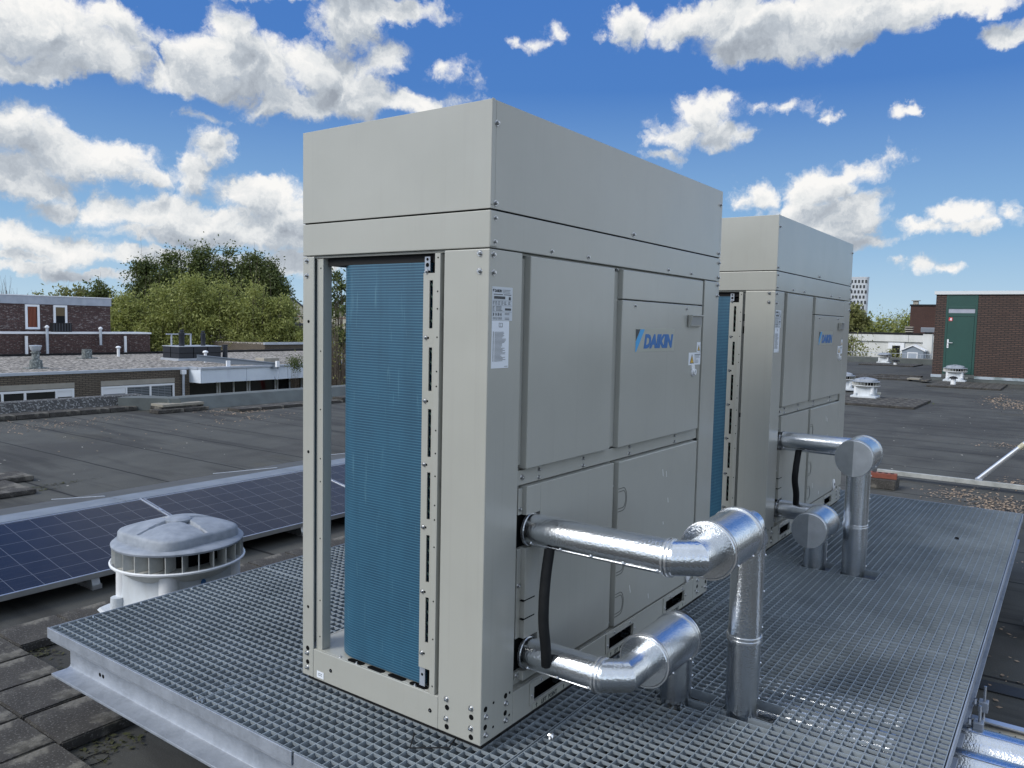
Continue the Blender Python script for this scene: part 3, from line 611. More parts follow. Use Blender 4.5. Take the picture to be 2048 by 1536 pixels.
# ================================================================== PLATFORM
PX0, PX1, PY0, PY1 = -0.330, 4.852, -1.130, 1.972
plat = thing('steel_platform', 'galvanised steel grating platform carrying both chiller units above the roof', 'platform', (0, 0, 0))
XS = [PX0, 0.715, 1.712, 2.702, 3.725, PX1]; YS = [PY0, -0.092, 0.948, PY1]
HOLES = [(0.675, 0.862, -0.645, -0.470), (0.655, 0.800, -0.430, -0.255), (2.535, 2.72, -0.60, -0.42), (2.535, 2.70, -0.37, -0.22)]
GT, GB, PITCH = -0.021, -0.051, 0.0345
def gpanel(x0, x1, y0, y1):
    g = 0.003; x0 += g; x1 -= g; y0 += g; y1 -= g; m = MB(); th = 0.0026
    hs = [h for h in HOLES if h[0] < x1 and h[1] > x0 and h[2] < y1 and h[3] > y0]
    def segs(a, b, cuts):
        out = [(a, b)]
        for c0, c1 in cuts:
            nx = []
            for p, q in out:
                if c1 <= p or c0 >= q: nx.append((p, q)); continue
                if c0 > p: nx.append((p, c0))
                if c1 < q: nx.append((c1, q))
            out = nx
        return out
    m.box(x0, x0 + th, y0, y1, GB, GT); m.box(x1 - th, x1, y0, y1, GB, GT)
    m.box(x0 + th, x1 - th, y0, y0 + th, GB, GT); m.box(x0 + th, x1 - th, y1 - th, y1, GB, GT)
    n = round((x1 - x0) / PITCH); d = (x1 - x0) / n
    for i in range(1, n):
        x = x0 + i * d
        for p, q in segs(y0 + th, y1 - th, [(h[2], h[3]) for h in hs if h[0] - .001 < x < h[1] + .001]): m.box(x - th / 2, x + th / 2, p, q, GT - 0.011, GT - 0.0004)
    n = round((y1 - y0) / PITCH); d = (y1 - y0) / n
    for i in range(1, n):
        y = y0 + i * d
        for p, q in segs(x0 + th, x1 - th, [(h[0], h[1]) for h in hs if h[2] - .001 < y < h[3] + .001]): m.box(p, q, y - th / 2, y + th / 2, GB + .001, GT - 0.0008)
    for h in hs:
        a, b, c, d_ = max(h[0], x0), min(h[1], x1), max(h[2], y0), min(h[3], y1)
        m.box(a, b, c, c + th, GB - .004, GT); m.box(a, b, d_ - th, d_, GB - .004, GT)
        if h[0] > x0: m.box(a, a + th, c + th, d_ - th, GB - .004, GT)
        if h[1] < x1: m.box(b - th, b, c + th, d_ - th, GB - .004, GT)
    return m.build('grating_panel', M_grate, plat)
for i in range(5):
    for j in range(3): gpanel(XS[i], XS[i + 1], YS[j], YS[j + 1])
def ibeam(axis, a, b, c, z0, h=0.150, wd=0.160, tf=0.010, tw=0.008, name='steel_beam', m_=None, parent=None, cuts=None):
    m = MB(); z1 = z0 + h; f = 0.014
    prof = [(-wd/2, 0), (wd/2, 0), (wd/2, tf), (tw/2 + f, tf), (tw/2 + f*.3, tf + f*.3), (tw/2, tf + f), (tw/2, h - tf - f), (tw/2 + f*.3, h - tf - f*.3), (tw/2 + f, h - tf), (wd/2, h - tf), (wd/2, h),
            (-wd/2, h), (-wd/2, h - tf), (-tw/2 - f, h - tf), (-tw/2 - f*.3, h - tf - f*.3), (-tw/2, h - tf - f), (-tw/2, tf + f), (-tw/2 - f*.3, tf + f*.3), (-tw/2 - f, tf), (-wd/2, tf)]
    P = [(c + p, z0 + q) for p, q in prof]
    if axis == 'y': m.prism(P, 'y', a, b)
    else: m.prism(P, 'x', a, b)
    return m.build(name, m_ or M_galv, parent or plat, 0.001, smooth=True)
ibeam('y', PY0 + 0.08, PY1 - 0.010, PX0 + 0.080, -0.2195, 0.156)
for x in (0.72, 1.75, 2.70, 3.72, 4.765): ibeam('y', PY0 + 0.176, PY1 - 0.010, x, -0.2195, 0.156)
ibeam('x', PX0 + 0.165, PX1, PY0 + 0.085, -0.2185, 0.155)
for y in (0.12, 0.70): ibeam('x', PX0 + 0.2, PX1 - .1, y, -0.372, 0.150)
# edge plates that close the grating border
m = MB(); m.box(PX0 - 0.006, PX0 - 0.001, 0.447, PY1 + 0.004, -0.062, -0.0195); m.build('edge_plate', M_galv, plat, 0.0008)
m = MB(); m.box(PX0 - 0.006, PX0 - 0.001, PY0 - .004, 0.436, -0.062, -0.0195); m.build('edge_plate', M_galv, plat, 0.0008)
m = MB(); m.box(PX0, PX1, PY0 - 0.006, PY0 - 0.001, -0.060, -0.0195); m.build('edge_plate', M_galv, plat, 0.0008)
m = MB(); m.box(PX0, PX1, PY1 + 0.001, PY1 + 0.004, -0.060, -0.0205); m.build('edge_plate', M_galv, plat, 0.0008)
m = MB(); m.box(PX1 + 0.001, PX1 + 0.005, PY0, PY1, -0.060, -0.0205); m.build('edge_plate', M_galv, plat, 0.0008)
for y, z in ((1.72, -0.175), (1.695, -0.175), (0.56, -0.178), (0.535, -0.178)):
    hole((PX0 + 0.0755, y, z), FX, plat, 0.008)
m = MB()
for x, y in ((-.33 + .035, 1.955), (-.33 + .17, 1.955), (-.33 + .38, 1.955), (0.3, 1.955), (0.52, 1.955), (-0.315, 0.93), (-0.2, 0.965), (-0.31, 0.965), (0.69, 1.95), (0.74, 1.95)):
    m.cyl((x, y, GT - .004), (x, y, GT + .004), .006, .004, 8)
m.build('grating_clips', M_zinc, plat)
for x in (0.72, 1.75, 2.70, 3.72, 4.765):      # legs under the beams
    for y in (PY0 + .4, 0.12, 0.70, 1.75):
        m = MB(); m.box(x - .06, x + .06, y - .06, y + .06, ROOF + 0.002, -0.373 if y in (0.12, 0.70) else -0.221); m.build('support_pad', M_black, plat)

# ================================================================== INSULATED PIPES
def ringbead(m, p, d, r, w_=0.006):
    d = Vector(d).normalized(); p = Vector(p)
    for s in (-0.006, 0.006): m.cyl(p + d * (s - w_ / 2), p + d * (s + w_ / 2), r + 0.0045, r + 0.0045, 32)
def rivet(p, n, parent):
    p = Vector(p); n = Vector(n).normalized(); m = MB(); m.cyl(p - n * .001, p + n * .0018, .0048, .0044, 10); m.cyl(p + n * .0018, p + n * .0042, .0036, .002, 8)
    return m.build('rivet', M_rivet, parent, smooth=True)
def pipe(label, x, z, yb, rx, r, rr, rc, cx0, cx1, zbot, open_end, beads=(0.3,), cap=True):
    """from the cabinet towards -Y at x, mitred turn along X, wide collar, riser down at rx"""
    t = thing('insulated_pipe', label, 'pipe', (x, 0, z)); L_ = lambda px, py, pz: (px - x, py, pz - z)
    s = 1 if rx > x else -1; k = 0.046
    yr = yb - k
    run = MB().mitre([L_(x, 0.012, z), L_(x, yb, z)], r); run = run.build('pipe_run', M_stucco, t, smooth=True, ang=18)
    m = MB(); m.mitre([L_(x, yb, z), L_(x, yb - 0.006, z), L_(x + s * k * 0.9, yr - .012, z), L_(cx0 + s * 0.004, yr - .012, z)], r * 0.985, 36); yr = yr - .012
    m.build('mitred_elbow', M_stucco, t, smooth=True, ang=18)
    m = MB(); ringbead(m, L_(x, yb, z), (0, 1, 0), r); m.build('joint_bead', M_rivet, t, smooth=True)
    m = MB(); m.cyl(L_(x, 0.004, z), L_(x, 0.012, z), r + .003, r + .003, 32); m.build('joint_bead', M_rivet, t, smooth=True)
    m = MB(); m.cyl(L_(cx0, yr, z), L_(cx1, yr, z), rc, rc, 48); m.build('collar', M_stucco, t, 0.003, smooth=True)
    for xx in (cx0 + s * .012, cx1 - s * .02):
        m = MB(); ringbead(m, L_(xx, yr, z), (1, 0, 0), rc); m.build('joint_bead', M_rivet, t, smooth=True)
    if cap:        # closed end with its folded two-piece disc
        xe = cx1 + s * 0.001
        for sg in (-1, 1):
            pts = [(yr, z - rc)] + [(yr + sg * rc * math.sin(a), z - rc * math.cos(a)) for a in [PI * q / 16 for q in range(1, 16)]] + [(yr, z + rc)]
            pts = [(p[0], p[1] - z) for p in pts]
            m = MB(); n_ = len(pts); tilt = 0.016
            vs = [(xe - x, p[0], p[1]) for p in pts]
            vs = [(xe - x + s * tilt * (1 - abs(p[0] - yr) / rc), p[0], p[1]) for p in pts]
            m.add(vs, [tuple(range(n_))]); m.add([(v[0] - s * .004, v[1], v[2]) for v in vs], [tuple(range(n_ - 1, -1, -1))]); m.build('end_disc', mat('disc_aluminium', (.60, .62, .64), .36, .95, (.50, .52, .54), 14, 4, .6, 200), t)
    else:
        m = MB(); m.mitre([L_(cx1 - s * .01, yr, z), L_(rx - s * .01, yr, z), L_(rx + s * .03, yr, z - .05)], rr * 0.99); m.build('end_elbow', M_stucco, t, smooth=True)
    m = MB(); m.cyl(L_(rx, yr, zbot), L_(rx, yr, z), rr, rr, 32, caps=False); m.build('riser', M_stucco, t, smooth=True)
    for f in beads:
        m = MB(); ringbead(m, L_(rx, yr, f), (0, 0, 1), rr); m.build('joint_bead', M_rivet, t, smooth=True)
    # overlap seam with rivets low on the camera side of the run, and on the riser
    d = Vector((-0.72, 0, -0.69))
    y = -0.03
    m = MB(); c = Vector(L_(x, 0, z)) + d * (r + .0006); m.obox(c + Vector((0, yb / 2, 0)), 0.002, abs(yb) - .02, 0.006, (d.x, 0, d.z), (0, 1, 0), (-d.z, 0, d.x)); m.build('overlap_seam', M_rivet, t)
    ks = max(2, int(abs(yb) / 0.11))
    for i in range(ks + 1): rivet(Vector(L_(x, -0.02 - (abs(yb) - .04) * i / ks, z)) + Vector((-0.80, 0, -0.6)) * r, (-0.80, 0, -0.6), t)
    dd = Vector((0.62, -0.78, 0)) if s > 0 else Vector((0.35, -0.94, 0)); dd.normalize()
    zt = z - rc * 0.9
    m = MB(); c = Vector(L_(rx, yr, (zt + 0.0) / 2)) + dd * (rr + .001); m.obox(c, .004, .008, zt, dd, (-dd.y, dd.x, 0)); m.build('overlap_seam', M_rivet, t)
    n_ = max(2, int(zt / 0.12))
    for i in range(n_ + 1): rivet(Vector(L_(rx, yr, zt - .02 - (zt - 0.04) * i / n_)) + dd * (rr + .004), dd, t)
    for i in range(2): rivet(L_(cx0 + (cx1 - cx0) * (0.3 + .5 * i), yr - rc * .80, z - rc * .6), (0, -.8, -.6), t)
    rivet(L_(x + s * k * .3, yb - .03, z - r * .62) if s > 0 else L_(x - k * .3, yb - .03, z - r * .62), (-.7, -.3, -.6), t)
    return t, yr
pipe('upper silver water pipe of the nearer unit, with wide collar and tall riser', 0.256, 0.606, -0.470, 0.748, 0.051, 0.0535, 0.083, 0.385, 0.645, -0.36, False, (0.235,), cap=False)
pipe('lower silver water pipe of the nearer unit, just above the grating', 0.252, 0.204, -0.262, 0.680, 0.050, 0.052, 0.081, 0.42, 0.695, -0.36, False, ())
pipe('upper silver pipe of the farther unit, its round end disc high over the grating', G + 0.256, 0.606, -0.420, 2.600, 0.054, 0.0585, 0.092, 2.72, 2.475, -0.36, True, (0.235,))
pipe('lower silver pipe of the farther unit, its round end disc close above the grating', G + 0.252, 0.204, -0.225, 2.590, 0.052, 0.058, 0.090, 2.71, 2.445, -0.36, True, ())
def hose(label, pts, r):
    cu = []; n = 40
    P = [Vector(p) for p in pts]
    def cr(p0, p1, p2, p3, t): return 0.5 * ((2 * p1) + (p2 - p0) * t + (2 * p0 - 5 * p1 + 4 * p2 - p3) * t * t + (-p0 + 3 * p1 - 3 * p2 + p3) * t ** 3)
    Q = [P[0] * 2 - P[1]] + P + [P[-1] * 2 - P[-2]]; path = []
    for i in range(len(P) - 1):
        for k in range(8): path.append(cr(Q[i], Q[i + 1], Q[i + 2], Q[i + 3], k / 8))
    path.append(P[-1]); c = P[-1]
    m = MB(); m.mitre([p - c for p in path], r, 20, split=False)
    o = m.build('foam_hose', M_hose, smooth=True, loc=c); tag(o, label, 'hose'); return o
hose('black foam hose bridging the two pipes of the nearer unit', [(0.222, -0.085, 0.565), (0.186, -0.095, 0.47), (0.174, -0.10, 0.36), (0.190, -0.10, 0.27), (0.205, -0.095, 0.205)], 0.0165)
hose('black foam hose bridging the two pipes of the farther unit', [(G + 0.235, -0.10, 0.555), (G + 0.165, -0.11, 0.47), (G + 0.155, -0.11, 0.40), (G + 0.195, -0.11, 0.32), (G + 0.235, -0.10, 0.25)], 0.0175)

# small things lying on the grating
m = MB(); a = at(820, 1496, 'z', GT + .004); b_ = at(898, 1495, 'z', GT + .004); c_ = at(912, 1476, 'z', GT + .006); d_ = at(829, 1466, 'z', GT + .006)
for p, q in ((d_, a), (a, b_), (b_, c_)): m.cyl(p - a, q - a, .0022, .0022, 8)
tag(m.build('cable_tie', M_black, loc=a), 'black cable tie bent open on the grating before the unit corner', 'cable tie')
p = at(1102, 1473, 'z', GT + .008); m = MB(); random.seed(5)
bm = bmesh.new(); bmesh.ops.create_icosphere(bm, subdivisions=2, radius=0.011)
for v in bm.verts: v.co *= random.uniform(.7, 1.25)
me = bpy.data.meshes.new('foil_ball'); bm.to_mesh(me); bm.free()
tag(link('foil_ball', me, M_rivet, loc=p), 'crumpled scrap of shiny foil on the grating beside the unit', 'foil scrap')
p = at(1914, 1076, 'z', GT + .006); bm = bmesh.new(); bmesh.ops.create_icosphere(bm, subdivisions=1, radius=0.016)
for v in bm.verts: v.co.z *= .5; v.co *= random.uniform(.8, 1.2)
me = bpy.data.meshes.new('pebble'); bm.to_mesh(me); bm.free()
tag(link('pebble', me, M_black, loc=p), 'small dark pebble lying on the far grating', 'pebble')

# ================================================================== ROOF FANS
def make_fan(label, loc, rz):
    t = thing('roof_fan', label, 'roof fan', loc, rz, 'roof extract fans')
    def se(h, n, z, N=48, cx=0):
        out = []
        for i in range(N):
            a = 2 * PI * i / N; c, s = math.cos(a), math.sin(a); r = h / ((abs(c) ** n + abs(s) ** n) ** (1 / n)); out.append((r * c, r * s, z))
        return out
    def loft(m, secs, cap=True):
        N = len(secs[0]); vs = [p for s_ in secs for p in s_]
        fs = [(j * N + i, j * N + (i + 1) % N, (j + 1) * N + (i + 1) % N, (j + 1) * N + i) for j in range(len(secs) - 1) for i in range(N)]
        if cap: fs += [tuple(range(N - 1, -1, -1)), tuple(range((len(secs) - 1) * N, len(secs) * N))]
        return m.add(vs, fs)
    m = MB(); loft(m, [se(.365, 12, 0), se(.365, 12, .045), se(.350, 12, .062)]); m.build('base_plate', M_whited, t, smooth=True)
    m = MB(); loft(m, [se(.292, 14, .060), se(.280, 12, .080), se(.268, 10, .20), se(.266, 10, .34)]); m.build('fan_body', M_whited, t, smooth=True)
    m = MB(); m.lathe([(.22, .255), (.30, .285), (.365, .335), (.385, .352)], n=56); m.build('flare', M_vane, t, smooth=True)
    m = MB(); m.lathe([(.385, .350), (.398, .352), (.400, .362), (.392, .368), (.384, .364)], n=56, cap=False); m.build('louvre_rim', M_white, t, smooth=True)
    m = MB(); m.lathe([(.24, .352), (.24, .470)], n=32); m.build('fan_core', M_dark, t, smooth=True)
    for i in range(26):
        a = 2 * PI * i / 26 + .05; m = MB()
        p0 = Vector((.385 * math.cos(a), .385 * math.sin(a), 0)); p1 = Vector((.285 * math.cos(a + .13), .285 * math.sin(a + .13), 0)); d = (p1 - p0); l = d.length; d.normalize()
        m.obox((p0 + p1) / 2 + Vector((0, 0, .412)), l, .005, .098, d, (-d.y, d.x, 0)); m.build('louvre_vane', M_vane, t)
    m = MB(); m.lathe([(.372, .461), (.388, .463), (.390, .474), (.375, .486), (.30, .492)], n=56); m.build('cap_rim', M_capgrey, t, smooth=True)
    # domed cap: rounded square with four shallow radial channels
    N = 120; K = 20; secs = []
    for h, n, z in ((.300, 4.2, .488), (.296, 4.2, .532), (.288, 4.2, .543)): secs.append(se(h, n, z, N))
    for k in range(1, K + 1):
        u_ = k / K; ring = []; h = .288 * (1 - u_) + .030 * u_
        for i, (x, y, z) in enumerate(se(h, 4.2 - 2.2 * u_, 0, N)):
            rr_ = math.hypot(x, y); a = math.atan2(y, x); zz = .543 + .050 * math.sin(PI / 2 * min(1, u_ * 1.02)) ** .85
            for c in range(4):
                da = (a - c * PI / 2 + PI) % (2 * PI) - PI; ww = .040 * max(0, 1 - rr_ / .27)
                dist = abs(da) * rr_
                if abs(da) < 1 and ww > 0 and dist < ww: zz -= .020 * min(1, 3.5 * (1 - dist / ww))
            ring.append((x, y, zz))
        secs.append(ring)
    m = MB(); loft(m, secs); m.build('domed_cap', M_capgrey, t, smooth=True)
    m = MB(); m.lathe([(.078, .580), (.078, .595), (.070, .600), (0.001, .602)], n=32); m.build('cap_centre', M_capgrey, t, smooth=True)
    for sx in (-1, 1):
        for sy in (-1, 1):
            m = MB(); m.cyl((sx * .222, sy * .222, .06), (sx * .222, sy * .222, .335), .060, .055, 20); m.build('corner_leg', M_white, t, smooth=True)
            m = MB(); m.cyl((sx * .285, sy * .21, .065), (sx * .285, sy * .21, .14), .045, .04, 14); m.build('corner_recess', M_whited, t, smooth=True)
    m = MB(); m.box(.06, .16, -.40, -.31, .10, .17); m.build('junction_box', mat('box_cream', (.5, .5, .42), .5), t, .008)
    return t
f0 = atd(358, 1120, 4.52); fan = make_fan('large white roof fan with grey cap, right beside the solar panels', (f0.x, f0.y, ROOF + .005), 0.05); fan.scale = (.9, .9, .93)
pl = at(372, 1148, 'y', f0.y - .33)
m = MB(); m.cyl((0, 0, 0), (0, -.003, 0), .017, .017, 24); m.build('round_sticker', mat('sticker_blue', (.03, .12, .3), .4), fan, loc=(-.02, -.271, .255))
def fpos(px, py): p = at(px, py, 'z', ROOF); return (p.x, p.y, ROOF + .045)
f1_ = dup(fan, fpos(1730, 798), 0.0, 'white roof fan on a mossy slab bed, halfway across the far roof')
f2_ = dup(fan, fpos(1909, 765), 0.05, 'white roof fan standing in front of the green door')
f3_ = dup(fan, fpos(1768, 727.5), 0.0, 'smallest looking white roof fan by the far parapet')
fl = at(1690, 790, 'z', ROOF)
f4_ = dup(fan, fpos(1684, 782), 0.3, 'roof fan almost wholly hidden behind the farther chiller unit')

for f_, k_ in ((f1_, .84), (f2_, .95), (f3_, .9), (f4_, .84)): f_.scale = (k_, k_, k_)

# ================================================================== PAVING SLABS
slabn = 0
def slab(x0, x1, y0, y1, label, z0=ROOF + .002, h=.048, m_=None, group='concrete paving slabs', rz=0):
    g_ = 0.003; m = MB(); cx, cy = (x0 + x1) / 2, (y0 + y1) / 2; dx, dy = (x1 - x0) / 2 - g_, (y1 - y0) / 2 - g_
    n = 7; vs = []; random.seed(int(abs(cx * 991 + cy * 613 + z0 * 97)))
    bm = bmesh.new(); bmesh.ops.create_cube(bm, size=1)
    for v in bm.verts: v.co.x *= dx * 2; v.co.y *= dy * 2; v.co.z = v.co.z * h + h / 2
    bmesh.ops.bevel(bm, geom=[e for e in bm.edges], offset=.006, segments=2, affect='EDGES')
    bmesh.ops.subdivide_edges(bm, edges=[e for e in bm.edges if e.calc_length() > .08], cuts=4, use_grid_fill=True)
    for v in bm.verts: v.co += Vector((random.uniform(-1, 1), random.uniform(-1, 1), random.uniform(-1, .6))) * .0012
    me = bpy.data.meshes.new('paving_slab'); bm.to_mesh(me); bm.free()
    o = link('paving_slab', me, m_ or M_slab, loc=(cx, cy, z0), smooth=True, ang=24); o.rotation_euler = (0, 0, rz + random.uniform(-.006, .006)); tag(o, label, 'slab', group); return o
P_ = 0.309
gl_ = 'dark weathered concrete slab in the paving under and beside the platform'
# path along Y on the left, path along X behind the platform
for i in range(-3, 1):
    for j in range(-4, 6):
        x0 = -0.403 - P_ + i * P_; y0 = 1.455 + j * P_ * 1.0
        slab(x0, x0 + P_, y0, y0 + P_, gl_)
for j in (2, 3, 4): slab(-0.403, -0.094, 1.455 + (j - 0) * P_ - .0, 1.455 + (j + 1) * P_, gl_)
slab(-0.403, -0.094, 1.735 + .0, 2.06, gl_); slab(-0.094, .215, 1.735, 2.06, gl_)
for k in range(0, 22):
    slab(-0.403 + k * P_, -0.403 + (k + 1) * P_, 2.83, 3.139, 'dark concrete slab in the strip between solar panels and platform')
for k in range(0, 3):
    slab(-0.403 - (k + 1) * P_, -0.403 - k * P_, 3.15, 3.459, 'dark concrete slab in the strip between solar panels and platform')

# ================================================================== SOLAR PANELS
def cells(ctx):
    # generated per module: local x along the row, local y up the slope
    lx = line(ctx, 'X', 0.1585, 0.0, 0.0042); ly = line(ctx, 'Y', 0.1585, 0.0, 0.0042); fy = line(ctx, 'Y', 0.0528, 0.0264, 0.0016)
    overlay(ctx, mth(ctx, 'MULTIPLY', fy, 0.12), (0.16, 0.17, 0.20))
    overlay(ctx, mth(ctx, 'MULTIPLY', mth(ctx, 'MAXIMUM', lx, ly), 0.55), (0.17, 0.18, 0.20))
M_cell = mat('solar_cells', (0.013, 0.014, 0.021), 0.2, 0, (0.017, 0.018, 0.026), 5, 3, extra=cells, spec=0.32)
M_frame = mat('panel_frame', (0.56, 0.58, 0.60), 0.35, 0.8, (.48, .50, .52), 8)
sy0, sz0, sy1, sz1 = 3.44, -0.325, 4.405, -0.150
tilt = math.atan2(sz1 - sz0, sy1 - sy0); SL = math.hypot(sy1 - sy0, sz1 - sz0)
labs = ['solar panel at the left edge of the photo', 'solar panel directly behind the large roof fan', 'solar panel seen through the open corner of the nearer unit', 'solar panel behind the nearer chiller unit']
for k in range(-1, 4):
    x0 = 1.437 + (k - 1) * 1.626 + 0.006
    t = thing('solar_panel', labs[max(0, k)] if k >= 0 else 'solar panel beyond the left edge of the row', 'solar panel', (x0, sy0, sz0), 0, 'solar panels in a tilted row')
    t.rotation_euler = (tilt, 0, 0); wd_ = 1.612
    m = MB(); m.box(0.0, wd_, 0, .011, -.034, 0.002); m.box(0, wd_, SL - .011, SL, -.034, .002); m.box(0, .011, .0112, SL - .0112, -.034, .002); m.box(wd_ - .011, wd_, .0112, SL - .0112, -.034, .002); m.build('panel_frame', M_frame, t)
    m = MB(); m.box(0, wd_ - .0226, 0, SL - .0226, -.006, 0); o = m.build('glass', M_cell, t, loc=(.0113, .0113, 0))
m = MB()
for k in range(-1, 4):
    x0 = 1.437 + k * 1.626 - .009 - 1.626
    t = thing('mounting_rail', 'bright metal rail between two solar panels, ' + ['left of all', 'at far left', 'behind the fan', 'seen through the unit', 'hidden behind the unit'][k + 1], 'mounting rail', (x0, sy0, sz0)); t.rotation_euler = (tilt, 0, 0)
    m = MB(); m.box(-.004, .004, -.01, SL + .02, -.05, .003); m.box(-.004, .010, -.01, SL + .02, -.055, -.050); m.build('rail', M_alu, t)
    m = MB(); m.box(-.009, .009, .2, .24, .003, .007); m.build('clamp', M_alu, t); m = MB(); m.box(-.009, .009, .7, .74, .003, .007); m.build('clamp', M_alu, t)
M_plate = mat('grey_wind_plate', (0.075, 0.077, 0.074), 0.6, 0.1, (.055, .057, .056), 3, 6)
for k in range(-1, 4):
    xa = 1.437 + (k - 1) * 1.626 - .10; xb = xa + 1.618
    t = thing('wind_deflector', 'folded metal wind plate behind the solar row, ' + ['left of the photo', 'at its left edge', 'behind the fan', 'seen through the unit', 'behind the unit'][k + 1], 'wind plate', (xa, 4.45, ROOF))
    m = MB(); m.prism([(0, .292), (.005, .297), (.245, .288), (.255, .250), (.250, .245), (.24, .280)], 'x', 0, xb - xa); m.build('top_fold', mat('fold_metal', (.17, .195, .225), .5, .3, (.22, .25, .29), 6), t)
    m = MB(); m.prism([(.251, .246), (.256, .252), (1.66, .012), (1.66, .004)], 'x', 0.0, xb - xa); m.build('sloping_plate', M_plate, t)
    m = MB(); m.cyl((xb - xa - .03, .25, .302), (xb - xa + .16, 1.55, .05), .0045, .0045, 8); m.build('brace_rod', M_galv, t)
for k in range(3):
    x = 0.1 + k * 1.626
    m = MB(); m.box(0, .06, 0, 1.0, 0, .03); m.prism([(0, .03), (0.02, .085), (.05, .085), (.08, .03)], 'x', 0, .05)
    tag(m.build('panel_foot', M_alu, loc=(x + .5, 3.5, ROOF + .001)), ['metal foot bar under the leftmost solar panel', 'metal foot bar under the middle solar panel', 'metal foot bar under the farther solar panel'][k], 'foot bar')

# ================================================================== OUR ROOF: parapet, edge slabs, scraps
def lichen(ctx):
    overlay(ctx, mth(ctx, 'MULTIPLY', nz(ctx, 30, 0.53, 0.60, 4), 0.7), (0.26, 0.27, 0.27))
M_lich = mat('lichen_felt', (0.035, 0.036, 0.036), .9, 0, (.05, .05, .05), 5, 6, .4, 60, extra=lichen)
M_feltg = mat('grey_felt_upstand', (0.10, 0.115, 0.115), .9, 0, (.075, .085, .085), 3, 7, .3, 90)
t = thing('roof_parapet', 'low felt covered roof edge, white with lichen at its left end', 'parapet', (0, 12.6, ROOF))
m = MB(); m.prism([(0.0, 0), (.16, .235), (.30, .245), (.45, .235), (.45, 0)], 'x', -14, 6.15); m.build('upstand', M_lich, t)
m = MB(); m.prism([(-.85, 0), (-.68, .215), (-.55, .225), (-.3, .215), (-.3, 0)], 'x', 6.15, 44.0); m.build('upstand', M_feltg, t)
m = MB(); m.prism([(5.6, .12 - .12), (6.3, -.85), (6.35, -.3), (6.1, .45)], 'z', 0, .222); m.build('upstand_corner', M_feltg, t)
t = thing('roof_parapet', 'low felt covered roof edge at the far end of the roof, before the white building', 'parapet', (44.6, 0, ROOF))
m = MB(); m.prism([(-14.0, 0), (-14.0, .28), (12.0, .28), (12.0, 0)], 'x', 0, .35); m.build('upstand', M_feltg, t)
m = MB(); m.box(-.002, .37, -14, 12, .281, .30); m.build('coping', mat('coping_grey', (.2, .2, .19), .7), t)
b = MB(); b.box(-14, 46.8, 11.2, 13.0, ROOF - .31, ROOF - .002); struct(b.build('flat_roof_edge', M_felt))
for k in range(14):
    slab(-1.2 + k * .5, -.7 + k * .5, 12.30 + .0, 12.78, 'dark slab in the row laid along the lichened parapet', group='slabs along the parapet', h=.075)
a = at(183 + 1595 / 4.876 - 183, 0, 'y', 5) if False else None
for k in range(5):
    x = 5.75 + k * .5
    if k == 2: continue
    if k < 3: slab(x, x + .5, 11.55, 11.85, 'dark slab lying along the grey parapet, left of the long slab row', group='slabs along the parapet', h=.06)
pp = at(365, 822, 'z', ROOF)
for k in range(3):
    slab(pp.x - .42 + .01 * k, pp.x + .42, pp.y - .02 * k, pp.y + .36, ['bottom slab of the short stack by the parapet', 'middle slab of the short stack by the parapet', 'pale top slab of the short stack by the parapet'][k], z0=ROOF + .003 + k * .047, h=.045, m_=M_stone if k == 2 else None, group='stack of slabs by the parapet')
p0 = at(462, 822, 'z', ROOF)
for k in range(9):
    slab(p0.x + k * .5, p0.x + .5 + k * .5, p0.y - .25, p0.y + .12, 'dark edge slab in the long row under the grey parapet', group='slabs along the parapet', h=.05)
    if k in (5, 6): slab(p0.x + k * .5, p0.x + .5 + k * .5, p0.y - .22, p0.y + .10, 'second slab stacked on the long row, seen through the unit', z0=ROOF + .053, h=.045, group='slabs along the parapet')
pa = at(0, 975, 'z', ROOF)
slab(pa.x - .95, pa.x - .32, pa.y - .62, pa.y + .1, 'broken dark slab at the left edge of the photo', h=.06, group='loose slabs at left')
slab(pa.x - .45, pa.x + .10, pa.y - .55, pa.y + .20, 'thin dark slab overlapping the broken one at the left edge', z0=ROOF + .003, h=.045, group='loose slabs at left')
slab(pa.x - .15, pa.x + .36, pa.y + .1, pa.y + .5, 'tilted black slab corner at the left edge of the roof', z0=ROOF + .004, h=.05, group='loose slabs at left')
# slab beds on the right
def bed(pts, label, zz=ROOF + .002, h=.045):
    P = [at(1680 + a / 9.31, 680 + b_ / 9.31, 'z', ROOF) for a, b_ in pts]; xs_ = [p.x for p in P]; ys_ = [p.y for p in P]
    return min(xs_), max(xs_), min(ys_), max(ys_)
def bedslabs(x0, x1, y0, y1, label, n=.5, h=.05, drop=0.0, grp='slab beds of the far roof'):
    nx = max(1, round((x1 - x0) / n)); ny = max(1, round((y1 - y0) / n)); random.seed(int(x0 * 10))
    for i in range(nx):
        for j in range(ny):
            if random.random() < drop: continue
            o = slab(x0 + i * n, x0 + (i + 1) * n, y0 + j * n, y0 + (j + 1) * n, label, h=h, group=grp)
bedslabs(17.4, 19.9, 1.45, 3.45, 'mossy dark slab in the bed under the halfway roof fan')
bedslabs(25.9, 28.9, 0.4, 2.4, 'mossy dark slab in the bed of the fan before the green door')
bedslabs(28.6, 31.5, 3.3, 5.3, 'dark slab in the littered bed left of the brick corner', drop=.2)
bedslabs(40.6, 43.4, 5.0, 7.4, 'dark slab in the bed of the farthest fan')
o = slab(28.4, 29.1, 2.95, 3.35, 'pale loose slab leaning near the brick corner', z0=ROOF + .055, h=.05, m_=M_stone, group='loose slabs at right')
o = slab(27.8, 28.6, 2.6, 2.9, 'thin dark loose slab near the brick corner', z0=ROOF + .055, h=.04, group='loose slabs at right')
